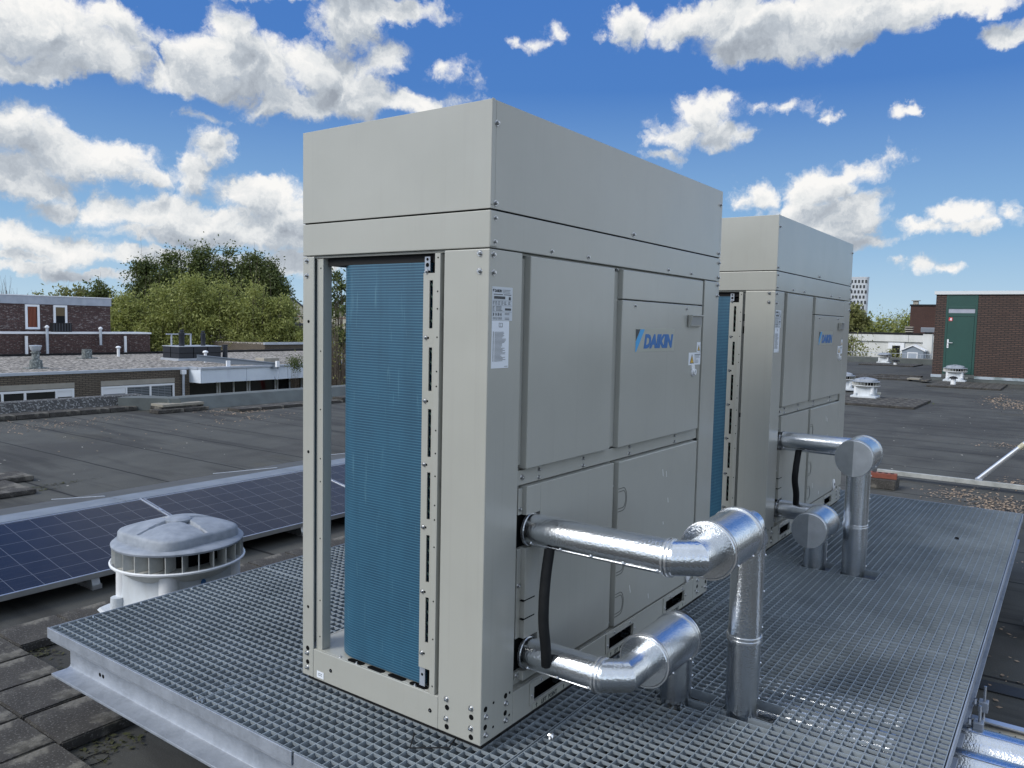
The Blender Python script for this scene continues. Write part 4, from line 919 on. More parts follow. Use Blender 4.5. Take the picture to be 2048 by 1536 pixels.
def vent(label, loc, r=.06, h=.22, cap=.10):
    t = thing('vent_pipe', label, 'vent pipe', loc, 0, 'small roof vent pipes')
    m = MB(); m.cyl((0, 0, 0), (0, 0, h), r * 1.15, r, 18); m.build('pipe', M_white, t, smooth=True)
    m = MB(); m.lathe([(.3 * cap, h - .02), (cap, h - .01), (cap * .9, h + .03), (cap * .4, h + .06), (.001, h + .065)], n=20); m.build('rain_cap', M_black if h < .25 else M_white, t, smooth=True); return t
v = at(1909, 771, 'z', ROOF); vent('small pale vent pipe with black cap before the door fan', (at(1906, 772, 'z', ROOF).x, at(1906, 772, 'z', ROOF).y, ROOF + .05), .07, .2, .13)
vent('small pale vent pipe with black cap beside the farthest fan', (at(1791, 731, 'z', ROOF).x, at(1791, 731, 'z', ROOF).y, ROOF), .09, .22, .2)
# litter: petals and leaves
M_petal = mat('petal_mat', (0.36, 0.28, 0.20), .9, 0, (.22, .15, .10), 40)
def litter(name, label, cpx, n, spread, size, seed, m_=None, z=ROOF + .003):
    random.seed(seed); m = MB()
    for _ in range(n):
        c = random.choice(cpx); q = at(c[0], c[1], 'z', ROOF); x = q.x + random.gauss(0, spread * c[2]); y = q.y + random.gauss(0, spread * c[3]); a = random.uniform(0, PI); s = size * random.uniform(.5, 1.3)
        u_ = Vector((math.cos(a), math.sin(a), random.uniform(-.3, .3))) * s; v_ = Vector((-math.sin(a), math.cos(a), random.uniform(-.3, .3))) * s * .6
        c0 = Vector((x, y, z + random.uniform(.001, .010)))
        m.add([c0 - u_, c0 - v_, c0 + u_, c0 + v_], [(0, 1, 2, 3)])
    o = m.build(name, m_ or M_petal); o['label'] = label; o['category'] = 'litter'; o['kind'] = 'stuff'; return o
litter('leaf_litter', 'pale brown petals strewn on the roof at left', [(30, 855, 1, .8), (60, 862, 1.3, .6), (10, 850, 1, 1), (205, 838, .8, .4), (140, 848, 1.2, .4), (360, 860, 3, 1.4)], 420, .35, .016, 1)
litter('leaf_litter', 'pale petals gathered below the grey parapet', [(440, 822, 1, .25), (485, 826, 1, .25), (510, 823, .8, .3), (520, 835, 2, .5)], 330, .30, .018, 2)
litter('leaf_litter', 'pale dry leaves drifted beyond the far end of the platform', [(1905, 990, .7, .5), (1960, 1000, .9, .5), (2010, 1010, .8, .5), (1985, 1022, .5, .4), (2030, 1015, .8, .6), (2035, 895, .8, 1.0), (2040, 970, .9, .6)], 1300, .28, .016, 3)
litter('leaf_litter', 'pale dry leaves on the far roof before the brick wall', [(2020, 808, 1.5, .35), (2045, 815, 1.2, .5), (1990, 800, 1.4, .3)], 500, .5, .03, 4)
litter('leaf_litter', 'single pale leaves on the dark roof right of the platform', [(1990, 1320, 1, .5), (2030, 1290, .6, .6), (2000, 1370, .6, .3), (2046, 1140, 1, .2)], 60, .35, .013, 5)
litter('leaf_litter', 'single white petals scattered over the open roof', [(1850, 900, 6, 1), (1900, 840, 8, 2), (350, 900, 4, 3), (200, 890, 3, 3), (1760, 860, 4, 1)], 110, .6, .014, 6, mat('petal_white', (.6, .58, .52), .9))
litter('moss_bits', 'dark moss crumbs on the slabs and roof at left', [(60, 985, .5, .1), (110, 970, .6, .1), (40, 1300, .25, .15), (75, 1310, .2, .2), (110, 1360, .15, .15), (200, 1480, .3, .3)], 700, .3, .012, 7, M_moss)
litter('moss_bits', 'green moss clumps on the slab bed of the halfway fan', [(1800, 803, .8, .5), (1838, 806, .6, .3)], 260, .4, .03, 8, mat('moss_green', (.07, .09, .015), .95))
m = MB(); random.seed(9)
p = at(48, 1303, 'z', ROOF); m.lathe([(.030, .002), (.034, .012), (.030, .022), (.026, .012), (.030, .002)], n=20, cap=False)
tag(m.build('clay_ring', mat('clay_brown', (.20, .07, .03), .8), loc=p, smooth=True), 'small reddish brown ring lying on moss by the platform corner', 'ring')
p = at(190, 1520, 'z', ROOF); m = MB()
pr = [Vector((.05 * math.cos(a), .035 * math.sin(a), .004)) for a in [2 * PI * k / 24 for k in range(23)]]; m.mitre(pr, .002, 6, split=False)
tag(m.build('wire_loop', M_black, loc=p), 'thin black wire loop on the roof below the platform', 'wire loop')

# ================================================================== RIGHT: bar, leaning pole, brick, lower beam, pipes
t = thing('concrete_bar', 'long pale bar lying across the roof beyond the platform', 'bar', (8.16, 0, ROOF)); M_bar = mat('bar_pale', (.36, .37, .36), .8, 0, (.24, .25, .24), 9, 6, .3, 60)
m = MB(); m.box(-.025, .025, -6, .44, .05, .10); m.build('bar', M_bar, t, .003)
for y in (.30, -3): m = MB(); m.box(-.06, .06, y - .07, y + .07, .001, .048); m.build('bar_foot', M_black, t, .004)
p = at(1943, 973, 'z', ROOF + .10); q = Vector((8.17, p.y - .02, ROOF + .11))
e = Vector((8.05, q.y - 1.05, 1.26 - .70)); e = at(2060, 880, 'x', 8.12); d_ = e - q; e = q + d_ * 2.4
t = thing('leaning_pole', 'leaning galvanised tube with a torn sticker, footed on the pale bar', 'pole', q)
m = MB(); m.cyl((0, 0, 0), e - q, .026, .026, 20); m.build('tube', M_alu, t, smooth=True)
m = MB(); m.cyl((e - q) * .335, (e - q) * .375, .0275, .0275, 20); m.build('torn_sticker', mat('sticker_cream', (.55, .53, .38), .7, 0, (.3, .28, .22), 60), t, smooth=True)
m = MB(); m.box(-.03, .03, -.04, .03, -.02, .012); m.build('foot_bracket', M_galv, t, .003)
bp_ = at(1745, 957, 'z', ROOF + .10)
t = thing('hollow_brick', 'orange hollow brick resting across a block behind the far riser', 'brick', (7.55, 0.27, ROOF + .105), 0.1)
m = MB(); M_brk = mat('brick_orange', (.20, .060, .038), .85, 0, (.15, .045, .03), 20, 6, .3, 90)
m.box(-.05, .05, -.14, .14, 0, .055); m.build('brick_body', M_brk, t, .003)
for y in (-.09, -.03, .03, .09): m = MB(); m.box(-.025, .025, y - .017, y + .017, .05, .0556); m.build('brick_hole', M_dark, t)
slab(7.42, 7.68, .12, .40, 'dark rough block under the orange brick', h=.10, group='blocks behind the far riser')
# lower beam leaving the platform to the right
t = thing('steel_beam', 'lower galvanised beam sticking out from under the platform on its right', 'steel beam', (0, 0, 0))
ibeam('y', -4.5, -1.22, 3.60, -0.385, h=.16, wd=.17, name='beam_body', parent=t)
m = MB(); m.box(3.5, 3.7, -1.8, -1.6, ROOF + .002, -.387); m.build('rubber_pad', M_black, t)
# two pipes leaving towards the viewer's right, tray and clamps
for k, (x, lb) in enumerate(((1.50, 'farther of the two thick silver pipes leaving at lower right'), (1.295, 'nearer of the two thick silver pipes leaving at lower right'))):
    t = thing('thick_insulated_pipe', lb, 'pipe', (x, -1.2, -.285))
    m = MB(); m.cyl((0, 1.0, 0), (0, -3.5, 0), .088, .088, 48); m.build('jacket', M_stucco, t, smooth=True)
    m = MB(); m.obox((-.3 * .088, -1.2, .965 * .088), .006, 4.4, .003, (.97, 0, .24)); m.build('overlap_seam', M_rivet, t)
    m = MB(); ringbead(m, (0, -.75, 0), (0, 1, 0), .088); m.build('joint_bead', M_rivet, t, smooth=True)
t = thing('cable_tray', 'cream cable tray with printed marks beside the thick pipes at lower right', 'cable tray', (1.66, -1.2, -.32)); M_tray = mat('tray_cream', (.40, .39, .34), .6)
m = MB(); m.box(-.055, .055, -3.4, .6, 0, .055); m.build('tray', M_tray, t, .003)
m = MB(); m.box(.056, .066, -3.4, .6, -.01, .072); m.box(.030, .0655, -3.4, .6, .0725, .078); m.build('side_rail', M_alu, t)
m = MB()
for k in range(9):
    y = -.02 - k * .05; m.box(-.03, .02, y - .004, y, .056, .0568)
    if k % 2: m.box(-.03, -.024, y - .03, y - .0045, .056, .0568)
m.build('printed_marks', M_ink, t)
for k, (x, lb) in enumerate(((1.72, 'farther beam clamp with threaded rod on the platform edge'), (1.52, 'nearer beam clamp with threaded rod on the platform edge'))):
    t = thing('beam_clamp', lb, 'beam clamp', (x, -1.155, -.20))
    m = MB(); m.box(-.022, .022, -.022, .012, -.014, .026); m.box(-.008, .008, .0125, .034, .0, .012); m.build('clamp_body', M_galv, t, .003)
    m = MB(); m.cyl((0, -.008, -.13), (0, -.008, .085), .005, .005, 10); m.build('threaded_rod', M_zinc, t, smooth=True)
    m = MB(); m.cyl((-.012, .022, .012), (-.012, .022, .032), .007, .007, 6); m.build('clamp_screw', M_zinc, t)
for x in (2.58,):
    m = MB(); m.box(-.06, .06, -2.0, .4, 0, .006); tag(m.build('rubber_strip', mat('strip_black', (.02, .022, .024), .6), loc=(x, -1.1, ROOF + .002)), 'black flat strip lying on the roof right of the platform', 'strip')

# ================================================================== BUILDINGS
def brickmat(name, c1, c2, mortar, white=0.0, bw=.21, bh=.0625, ms=.012, flip=False):
    def ex(ctx):
        N, L = ctx['N'], ctx['L']; s = N.new('ShaderNodeSeparateXYZ'); L.new(ctx['tc'].outputs['Object'], s.inputs[0])
        c = N.new('ShaderNodeCombineXYZ'); L.new(mth(ctx, 'ADD', s.outputs[0], s.outputs[1]), c.inputs[0]); L.new(s.outputs[2], c.inputs[1])
        b = N.new('ShaderNodeTexBrick'); L.new(c.outputs[0], b.inputs['Vector']); b.inputs['Scale'].default_value = 1
        b.inputs['Brick Width'].default_value = bw; b.inputs['Row Height'].default_value = bh; b.inputs['Mortar Size'].default_value = ms; b.inputs['Mortar Smooth'].default_value = .3
        b.inputs['Color1'].default_value = (*c1, 1); b.inputs['Color2'].default_value = (*c2, 1); b.inputs['Mortar'].default_value = (*mortar, 1); b.inputs['Bias'].default_value = -.1
        ctx['col'] = b.outputs['Color']
        overlay(ctx, mth(ctx, 'MULTIPLY', nz(ctx, .9, .5, .72, 6), .45), tuple(v * .45 for v in c1))
        if white: overlay(ctx, mth(ctx, 'MULTIPLY', nz(ctx, 7, .57, .63, 3, (1, 1, 3.5)), white), (.42, .40, .38))
    return mat(name, c1, .9, 0, extra=ex)
M_br1 = brickmat('brick_brown', (.145, .118, .088), (.11, .088, .066), (.035, .032, .03))
M_br2 = brickmat('brick_purple', (.095, .050, .045), (.070, .036, .034), (.03, .027, .027), .38)
M_br3 = brickmat('brick_dark_red', (.088, .054, .044), (.062, .040, .034), (.022, .019, .018), ms=.016)
M_br4 = brickmat('brick_red_plain', (.075, .034, .026), (.06, .028, .023), (.03, .022, .02))
M_gravel = mat('gravel_mat', (.07, .064, .055), .95, 0, (.42, .39, .35), 8, 4, 1.0, 14, lo=.46, hi=.58)
def chalk(ctx): overlay(ctx, mth(ctx, 'MULTIPLY', nz(ctx, 3, .5, .75, 5, (1, 1, .3)), .35), (.42, .45, .5))
M_fascia = mat('fascia_white', (.62, .68, .75), .5, 0, (.56, .62, .70), 2, 5, extra=chalk)
M_fasciad = mat('fascia_lilac', (.34, .37, .43), .5, 0, (.28, .31, .36), 3, 5, extra=chalk)
M_trim = mat('trim_metal', (.46, .50, .56), .4, .3, (.40, .44, .5), 3)
M_wframe = mat('window_white', (.72, .74, .77), .4)
M_glassd = mat('window_glass', (.012, .014, .016), .08, 0, (.02, .022, .025), 2)
M_lintel = mat('lintel_stone', (.33, .31, .27), .8, 0, (.28, .265, .23), 3)
M_blind = mat('blind_grey', (.16, .18, .2), .5)
def lightline(m, x0, x1, y0, y1, z0, z1): m.box(x0, x1, y0, y1, z0, z1)
def window(parent, x0, x1, z0, z1, y, mull=(), blinds=(), lintel=False, fw=.07, curtain=None, half=()):
    """window in a wall facing -Y; parent at world origin"""
    m = MB(); fr = m; m.box(x0, x1, y - .05, y - .002, z1 - fw, z1); m.box(x0, x1, y - .05, y - .002, z0, z0 + fw); m.box(x0, x0 + fw, y - .05, y - .002, z0 + fw, z1 - fw); m.box(x1 - fw, x1, y - .05, y - .002, z0 + fw, z1 - fw)
    for q in mull: m.box(q - fw * .5, q + fw * .5, y - .05, y - .002, z0 + fw, z1 - fw)
    w_ = m.build('window', M_wframe, parent)
    m = MB(); m.box(x0 + fw, x1 - fw, y - .018, y - .004, z0 + fw, z1 - fw); m.build('pane', M_glassd, w_)
    for (a, b_) in blinds:
        m = MB(); n = int((z1 - z0 - 2 * fw) / .06)
        for k in range(n): m.box(a, b_, y - .028, y - .020, z1 - fw - .05 - k * .06, z1 - fw - .012 - k * .06)
        for q in (.33, .66): m.box(a + (b_ - a) * q - .01, a + (b_ - a) * q + .01, y - .031, y - .0285, z0 + fw, z1 - fw)
        m.build('blind', M_blind, w_)
    for (a, b_) in half:
        m = MB(); m.box(a, b_, y - .032, y - .020, z1 - fw - .20, z1 - fw); m.build('roller_blind', M_wframe, w_)
    if curtain:
        m = MB()
        for k in range(6): xx = x0 + fw + .03 + k * (x1 - x0 - 2 * fw - .06) / 6; m.cyl((xx + .03, y - .022, z0 + fw), (xx + .03, y - .022, z1 - fw), .025, .025, 8)
        m.build('curtain', curtain, w_)
    if lintel:
        m = MB(); m.box(x0 - .0, x1 + .02, y - .03, y - .002, z1 + .02, z1 + .19); m.build('lintel', M_lintel, parent)
    return w_
def hz(px, py, y): p = at(px, py, 'y', y); return p.x, p.z
# --- long low brown building
Y1 = 26.0
b1 = thing('brick_building', 'long low brown brick building with gravel roof and white window bands', 'building', (0, 0, 0))
m = MB(); m.box(-8, 15.47, Y1, 37, -9, -.74); m.build('wall', M_br1, b1)
m = MB(); m.box(15.471, 44, 26.75, 37, -9, -.74); m.build('recessed_wall', M_lintel, b1)
m = MB(); m.box(-8, 15.46, Y1 + .05, 37.0, -.738, -.66); m.box(15.461, 44, 25.4, 37.0, -.738, -.66); rf = m.build('roof', M_gravel, b1)
m = MB(); m.box(-8, 15.44, Y1 - .04, Y1 + .10, -.745, -.655); m.build('roof_trim', M_trim, rf)
m = MB(); m.box(15.44, 44, 25.20, 25.42, -.72, -.645); m.box(15.42, 15.55, 25.42, 26.05, -.72, -.646); m.build('roof_trim', M_trim, rf)
m = MB(); m.box(-8, 20.4, 36.7, 36.98, -.66, -.58); m.box(20.4, 44, 36.5, 36.98, -.66, -.56); m.build('back_flashing', M_black, rf)
for k in range(12):
    xa = 15.47 + k * 2.0; m = MB(); m.box(xa + .008, xa + 1.992, 25.25, 25.30, -1.235, -.722); m.build('fascia_panel', M_fascia, b1)
m = MB(); m.box(15.45, 15.469, 25.25, 26.02, -1.235, -.722); m.build('fascia_panel', M_fascia, b1)
m = MB(); m.box(15.47, 44, 25.31, 26.74, -1.24, -1.20); m.build('soffit', M_lintel, b1)
x0, z1 = hz(0, 783, Y1); x1, _ = hz(147, 778, Y1)
window(b1, 6.0, 11.19, -2.6, -1.235, Y1, mull=(9.0, 9.66, 10.62), half=((9.8, 10.5),) if False else ((10.66, 11.12),), lintel=True)
window(b1, 12.10, 14.82, -2.6, -1.235, Y1, mull=(12.98, 13.88), blinds=((12.2, 12.93), (13.03, 13.83), (13.93, 14.7)), half=((12.18, 12.94),), lintel=True)
for k in range(16):
    xa = 15.8 + k * 1.42; window(b1, xa, xa + 1.36, -3.0, -1.27, 26.75, mull=(xa + .68,) if k % 2 else (), fw=.06)
# drain pipe
t = thing('drain_pipe', 'grey drain pipe with hopper at the corner of the brown building', 'drain pipe', (15.17, Y1 - .07, -.86))
m = MB(); m.cyl((0, 0, -6), (0, 0, -.02), .05, .05, 14); m.build('pipe', M_trim, t, smooth=True); m = MB(); m.box(-.09, .09, -.07, .07, -.06, .10); m.build('hopper', M_wframe, t, .01)
# open window sash
# --- wall and upper brick block behind
b2 = thing('brick_wall', 'purple brick wall behind the gravel roof, with a white coping', 'wall', (0, 0, 0))
m = MB(); m.box(-8, 20.23, 37.0, 38.3, -9, .32); m.build('wall', M_br2, b2); m = MB(); m.box(-8, 20.28, 36.95, 38.35, .321, .40); m.build('coping', M_wframe, b2)
b3 = thing('upper_brick_block', 'upper purple brick storey with lilac roof band and two windows', 'building', (0, 0, 0))
m = MB(); m.box(-8, 19.0, 38.5, 46, -9, 1.68); m.build('wall', M_br2, b3); m = MB(); m.box(-8, 19.03, 38.44, 46, 1.681, 2.06); m.build('roof_band', M_fasciad, b3); m = MB(); m.box(-8, 19.05, 38.41, 46.02, 2.061, 2.10); m.build('roof_trim', M_wframe, b3)
M_cur = mat('curtain_red', (.22, .07, .04), .9)
window(b3, 15.0, 15.63, .50, 1.66, 38.5, fw=.10, curtain=M_cur); wq = window(b3, 16.25, 16.88, .46, 1.66, 38.5, fw=.10)
m = MB(); m.box(16.36, 16.77, 38.468, 38.48, 1.15, 1.55); m.build('roller_blind', mat('blind_tan', (.12, .09, .05), .9), wq)
for (px, lb) in ((52, 'leftmost'), (250, 'rightmost')):
    x, z = hz(px, 672, 36.9); m = MB(); m.box(-.055, .055, -.03, .03, -.95, 0)
    tag(m.build('flat_downpipe', M_wframe, loc=(x, 36.88, z)), 'white flat downpipe on the purple wall, ' + lb + ' of the four pipes', 'downpipe', 'pipes on the purple wall')
for (px, pt, pb, lb) in ((93, 657, 710, 'second'), (200, 660, 690, 'third')):
    x, zt = hz(px, pt, 36.85); _, zb = hz(px, pb, 36.85)
    t = thing('flue_pipe', 'round grey flue pipe with ball cap on the purple wall, %s pipe from the left' % lb, 'flue pipe', (x, 36.8, zb), 0, 'pipes on the purple wall'); h = zt - zb
    m = MB(); m.cyl((0, 0, 0), (0, 0, h), .06, .06, 14); m.build('pipe', M_trim, t, smooth=True); m = MB(); m.lathe([(.03, h - .02), (.09, h + .04), (.09, h + .10), (.02, h + .15)], n=16); m.build('ball_cap', M_wframe, t, smooth=True)
x, z = hz(103, 650, 37.6); t = thing('planter_box', 'black slatted box on the coping below the right window', 'planter', (x, 37.6, .402))
m = MB(); m.box(0, .85, -.15, .15, 0, .42); m.build('box', M_black, t, .01)
for k in range(7):
    m = MB(); m.box(.02 + k * .125, .06 + k * .125, -.155, -.151, .02, .40); m.build('slat', mat('slat_dark', (.03, .035, .045), .5), t)
# things on the gravel roof
def roofp(px, py): return at(px, py, 'z', -.66)
p = roofp(72, 737); t = thing('roof_cowl', 'tall grey stacked cowl on the gravel roof, leftmost there', 'roof cowl', p, 0, 'cowls on the gravel roof'); t.scale = (.60, .60, .60)
M_lead = mat('lead_grey', (.10, .115, .115), .7, 0, (.30, .33, .33), 9, 5, lo=.5, hi=.62)
m = MB(); m.box(-.55, .55, -.4, .4, 0, .05); m.build('lead_flashing', M_lead, t, .01); m = MB(); m.lathe([(.36, .04), (.33, .50)], n=10); m.build('cowl_base', M_lead, t); m = MB(); m.lathe([(.20, .5), (.20, .90), (.26, .9), (.26, .96), (.2, .96), (.2, 1.02)], n=14); m.build('cowl_neck', M_lead, t); m = MB(); m.lathe([(.2, 1.02), (.27, 1.10), (.30, 1.26), (.33, 1.28), (.33, 1.34), (.0, 1.36)], n=18, cap=False); m.build('cowl_cap', M_trim, t, smooth=True)
p = roofp(174, 717); t = thing('roof_cowl', 'low dark cowl on the gravel roof, second from the left', 'roof cowl', p, 0, 'cowls on the gravel roof'); t.scale = (.60, .60, .62)
m = MB(); m.box(-.6, .6, -.4, .4, 0, .06); m.build('lead_flashing', M_lead, t, .01); m = MB(); m.lathe([(.36, .06), (.34, .65), (.28, .65), (.28, .4)], n=8, cap=False); m.build('cowl_body', M_lead, t)
for (px, py, h, lb) in ((237, 713, .40, 'white mushroom vent left of the black roof box'), (411, 725, .42, 'white mushroom vent before the black box, left of two'), (435, 718, .42, 'white mushroom vent before the black box, right of two'), (558, 686, .45, 'white mushroom vent on the far raised roof')):
    p = roofp(px, py); t = thing('mushroom_vent', lb, 'vent', p, 0, 'white mushroom vents'); k = 1.0
    m = MB(); m.cyl((0, 0, 0), (0, 0, h), .062, .062, 16); m.build('pipe', M_wframe, t, smooth=True); m = MB(); m.lathe([(.07, h - .03), (.115, h), (.115, h + .03), (.08, h + .07), (.001, h + .09)], n=18, cap=False); m.build('cap', M_wframe, t, smooth=True)
# black screened roof unit
a = roofp(358, 722); c_ = roofp(330, 718)
M_nav = mat('navy_black', (.012, .016, .024), .45, 0, (.018, .022, .03), 3)
t = thing('black_roof_box', 'black panelled box with two flues and a guard rail on the gravel roof', 'roof box', (a.x, a.y, -.66))
wx, wy, hh = 2.05, 1.25, .60
m = MB(); m.box(0, wx, 0, wy, .10, hh); m.build('box', M_nav, t, .015)
m = MB(); m.box(-.06, wx + .06, -.06, wy + .06, 0, .10); m.build('kerb', M_trim, t)
m = MB(); m.box(.02, wx - .02, -.012, 0, .32, .335); m.box(-.012, 0, .02, wy - .02, .32, .335); m.build('panel_joint', M_dark, t)
for x in (.68, 1.37): m = MB(); m.box(x, x + .02, -.012, 0, .12, hh - .01); m.build('panel_joint', M_dark, t)
m = MB(); m.box(-.012, 0, .62, .64, .12, hh - .01); m.build('panel_joint', M_dark, t)
m = MB(); m.box(-.02, wx + .02, -.02, wy + .02, hh + .001, hh + .03); m.build('top_trim', M_trim, t)
for (x, y, r, h) in ((.35, .35, .115, .62), (1.45, .45, .10, .58)):
    m = MB(); m.lathe([(r, hh + .03), (r, hh + h * .78), (r * 1.08, hh + h * .8), (r * 1.08, hh + h * .98), (r * .7, hh + h), (r * .7, hh + h + .06), (r * .82, hh + h + .06), (r * .82, hh + h + .10), (.01, hh + h + .11)], (x, y, 0), n=20, cap=False); m.build('flue', M_nav, t, smooth=True)
for x in (.32, .88, 1.25): m = MB(); m.box(x, x + .05, 1.1, 1.15, hh + .03, hh + .50); m.build('rail_post', M_trim, t)
m = MB(); m.box(.1, 1.30, 1.09, 1.16, hh + .501, hh + .55); m.build('rail', M_trim, t)
p = roofp(440, 722)
t = thing('black_flue', 'short black flue standing just right of the black roof box', 'flue', (a.x + wx + .55, a.y + .5, -.66)); m = MB(); m.cyl((0, 0, 0), (0, 0, .62), .11, .11, 16); m.build('flue', M_nav, t, smooth=True); m = MB(); m.cyl((0, 0, .621), (0, 0, .66), .13, .13, 16); m.build('cap', M_nav, t, smooth=True)
# davit beam with a hook
g0 = at(418, 715, 'z', -.30); g1 = at(557, 726, 'y', 25.0)
t = thing('davit_beam', 'grey hoist beam laid across the gravel roof, its hook hanging over the edge', 'hoist beam', (g1.x, 25.0, g1.z - .12)); dv = Vector((g0.x + .9, g0.y + 2.2, -.42)) - Vector((g1.x, 25.0, g1.z - .12)); Ln = dv.length; dn = dv.normalized(); sd_ = Vector((-dn.y, dn.x, 0)).normalized(); up = dn.cross(sd_)
m = MB(); m.obox(dn * Ln / 2, Ln, .02, .2, dn, sd_, up); m.obox(dn * Ln / 2 + up * .11, Ln, .12, .02, dn, sd_, up); m.obox(dn * Ln / 2 - up * .11, Ln, .12, .02, dn, sd_, up); m.build('beam', mat('beam_blue_grey', (.14, .17, .21), .5, .2), t)
m = MB(); m.box(-.12, .02, -.05, .05, -.04, .20); m.build('end_plate', M_wframe, t)
m = MB(); hk = [Vector((0, -.02, -.05)), Vector((0, -.02, -.42))] + [Vector((-.10 + .10 * math.cos(a), -.02, -.42 - .13 * math.sin(a))) for a in [PI * k / 10 for k in range(1, 11)]]; m.mitre(hk, .017, 8, split=False); m.build('hook', M_trim, t, smooth=True)
t = thing('beam_ballast', 'grey concrete block under the hoist beam', 'ballast block', (g1.x + .9, 26.9, -.66)); m = MB(); m.box(-.4, .4, -.3, .3, 0, .22); m.build('block', M_lintel, t, .02)
x, z = hz(535, 722, 25.3); m = MB(); m.box(-.08, .08, -.03, .03, 0, .22); tag(m.build('edge_bracket', M_wframe, loc=(hz(457, 733, 25.4)[0], 25.42, -.645)), 'small white bracket on the roof edge below the hoist beam', 'bracket')
# far raised roof edge on the right of the left post
p0 = at(490, 692, 'z', -.1); p1 = at(606, 699, 'z', -.1)
t = thing('raised_roof', 'farther brown wall with a bright metal edge and a gravel top', 'building', (0, 0, 0))
m = MB(); m.box(27.6, 70, 37.5, 60, -9, -.30); m.build('wall', M_br1, t); m = MB(); m.box(27.55, 70, 37.42, 37.60, -.31, -.17); m.build('metal_edge', M_trim, t); m = MB(); m.box(27.62, 70, 37.61, 60, -.299, -.24); m.build('gravel', M_gravel, t)
m = MB(); m.box(27.62, 70, 59.6, 60, -.239, -.1); m.build('back_flashing', M_black, t)
t = thing('dark_roof_box', 'dark box on the farther roof just left of the open unit corner', 'roof box', (38.3, 46.0, -.24)); m = MB(); m.box(-1.8, 1.5, 0, 2, 0, 1.15); m.build('box', M_nav, t, .02); m = MB(); m.cyl((.8, 1, 1.15), (.8, 1, 2.0), .2, .2, 12); m.build('flue', M_nav, t)
# building seen through the open corner: parapet return, red bar, window
t = thing('brick_annex', 'brown annex with a white window seen between post and coil', 'building', (0, 0, 0))
m = MB(); m.box(21.8, 44, 25.0, 25.24, -9, -.9); m.build('wall', M_br1, t); m = MB(); m.box(21.75, 44, 24.94, 25.19, -.899, -.72); m.build('roof_band', mat('moss_band', (.13, .12, .08), .9, 0, (.2, .19, .15), 3), t)
xw, zw = hz(648, 755, 25); window(t, hz(647, 755, 25)[0], hz(664, 755, 25)[0], -3, hz(655, 754, 25)[1], 25.0, fw=.12, mull=())
q = hz(650, 757, 24.6); m = MB(); m.obox((0, 0, -.6), .16, .08, 1.5, (.97, 0, .22), (0, 1, 0), (-.22, 0, .97)); tag(m.build('red_bar', mat('red_paint', (.55, .03, .03), .4), loc=(q[0] + .15, 24.5, q[1])), 'red slanting bar seen between the post and the blue coil', 'red bar')
# gable houses far behind
M_cream = mat('render_cream', (.58, .54, .42), .8, 0, (.52, .48, .38), 1); M_tile = mat('roof_slate', (.06, .07, .08), .7)
def gable(px, py, d, wd_, lb, hroof=2.6, hw=5.2):
    p = atd(px, py, d); t = thing('gable_house', lb, 'house', (p.x, p.y, p.z), math.atan2(p.y - CP.y, p.x - CP.x) - PI / 2, 'cream gable houses')
    m = MB(); m.prism([(-wd_ / 2, -hroof), (0, 0), (wd_ / 2, -hroof), (wd_ / 2, -14), (-wd_ / 2, -14)], 'y', 0, 9); m.build('wall', M_cream, t)
    for s in (-1, 1):
        nx = hroof; nl = math.hypot(nx, wd_ / 2); m = MB(); m.prism([(0, .05), (s * (wd_ / 2 + .3), -hroof - .15 * hroof / 2 + .0), (s * (wd_ / 2 + .3), -hroof + .1), (0, .28)], 'y', -.3, 9.2); m.build('roof', M_tile, t)
    m = MB(); m.box(-.75, .35, -.06, 0, -hroof - 1.2, -hroof + .1); w_ = m.build('window', M_wframe, t); m = MB(); m.box(-.62, .22, -.08, -.061, -hroof - 1.1, -hroof); m.build('pane', M_glassd, w_)
    for z in (-hroof - .05, -hroof - 2.1): m = MB(); m.box(-wd_ / 2, wd_ / 2, -.04, 0, z, z + .12); m.build('brick_band', mat('band_red', (.3, .12, .09), .8), t)
gable(585, 598, 118, 6.4, 'cream gable house just left of the unit corner post'); gable(652, 601, 118, 6.4, 'cream gable house seen through the open unit corner')
gable(700, 606, 122, 6.4, 'cream gable house mostly behind the blue coil')
# --- right side: building with the green door
XD = 30.0
t = thing('roof_house', 'brick roof house with a green door, a pale coping and metal flashing', 'building', (0, 0, 0))
dy0, dy1 = 1.50, 2.47
m = MB(); m.box(XD, 46, 2.472, 2.80, ROOF + .2, 2.60); m.box(XD, 46, -13, 1.498, ROOF + .2, 2.60); m.box(XD + .3, 46, 1.499, 2.471, ROOF + .2, 2.60); m.build('wall', M_br3, t)
m = MB(); m.box(XD - .06, 46.1, -13, 2.86, 2.601, 2.72); m.build('coping', mat('coping_pale', (.55, .58, .60), .5), t)
M_green = mat('door_green', (.012, .060, .050), .45, 0, (.010, .052, .044), 2)
m = MB(); m.box(XD - .010, XD + .05, dy0, dy0 + .075, -.2, 2.58); m.box(XD - .010, XD + .05, dy1 - .075, dy1, -.2, 2.58); m.box(XD - .010, XD + .05, dy0 + .0755, dy1 - .0755, 2.10, 2.18); m.box(XD - .010, XD + .05, dy0 + .0755, dy1 - .0755, 1.83, 1.95); m.build('door_frame', M_green, t, .004)
m = MB(); m.box(XD - .004, XD + .04, dy0 + .076, dy1 - .076, 2.181, 2.58); m.build('top_panel', M_green, t)
m = MB(); m.box(XD + .01, XD + .03, dy0 + .078, dy1 - .078, 1.951, 2.099); m.build('fanlight', mat('fanlight_glass', (.34, .36, .42), .15, 0, (.28, .30, .36), 3), t)
m = MB(); m.box(XD - .022, XD + .03, dy0 + .08, dy1 - .08, -.19, 1.822); door = m.build('door', M_green, t, .004)
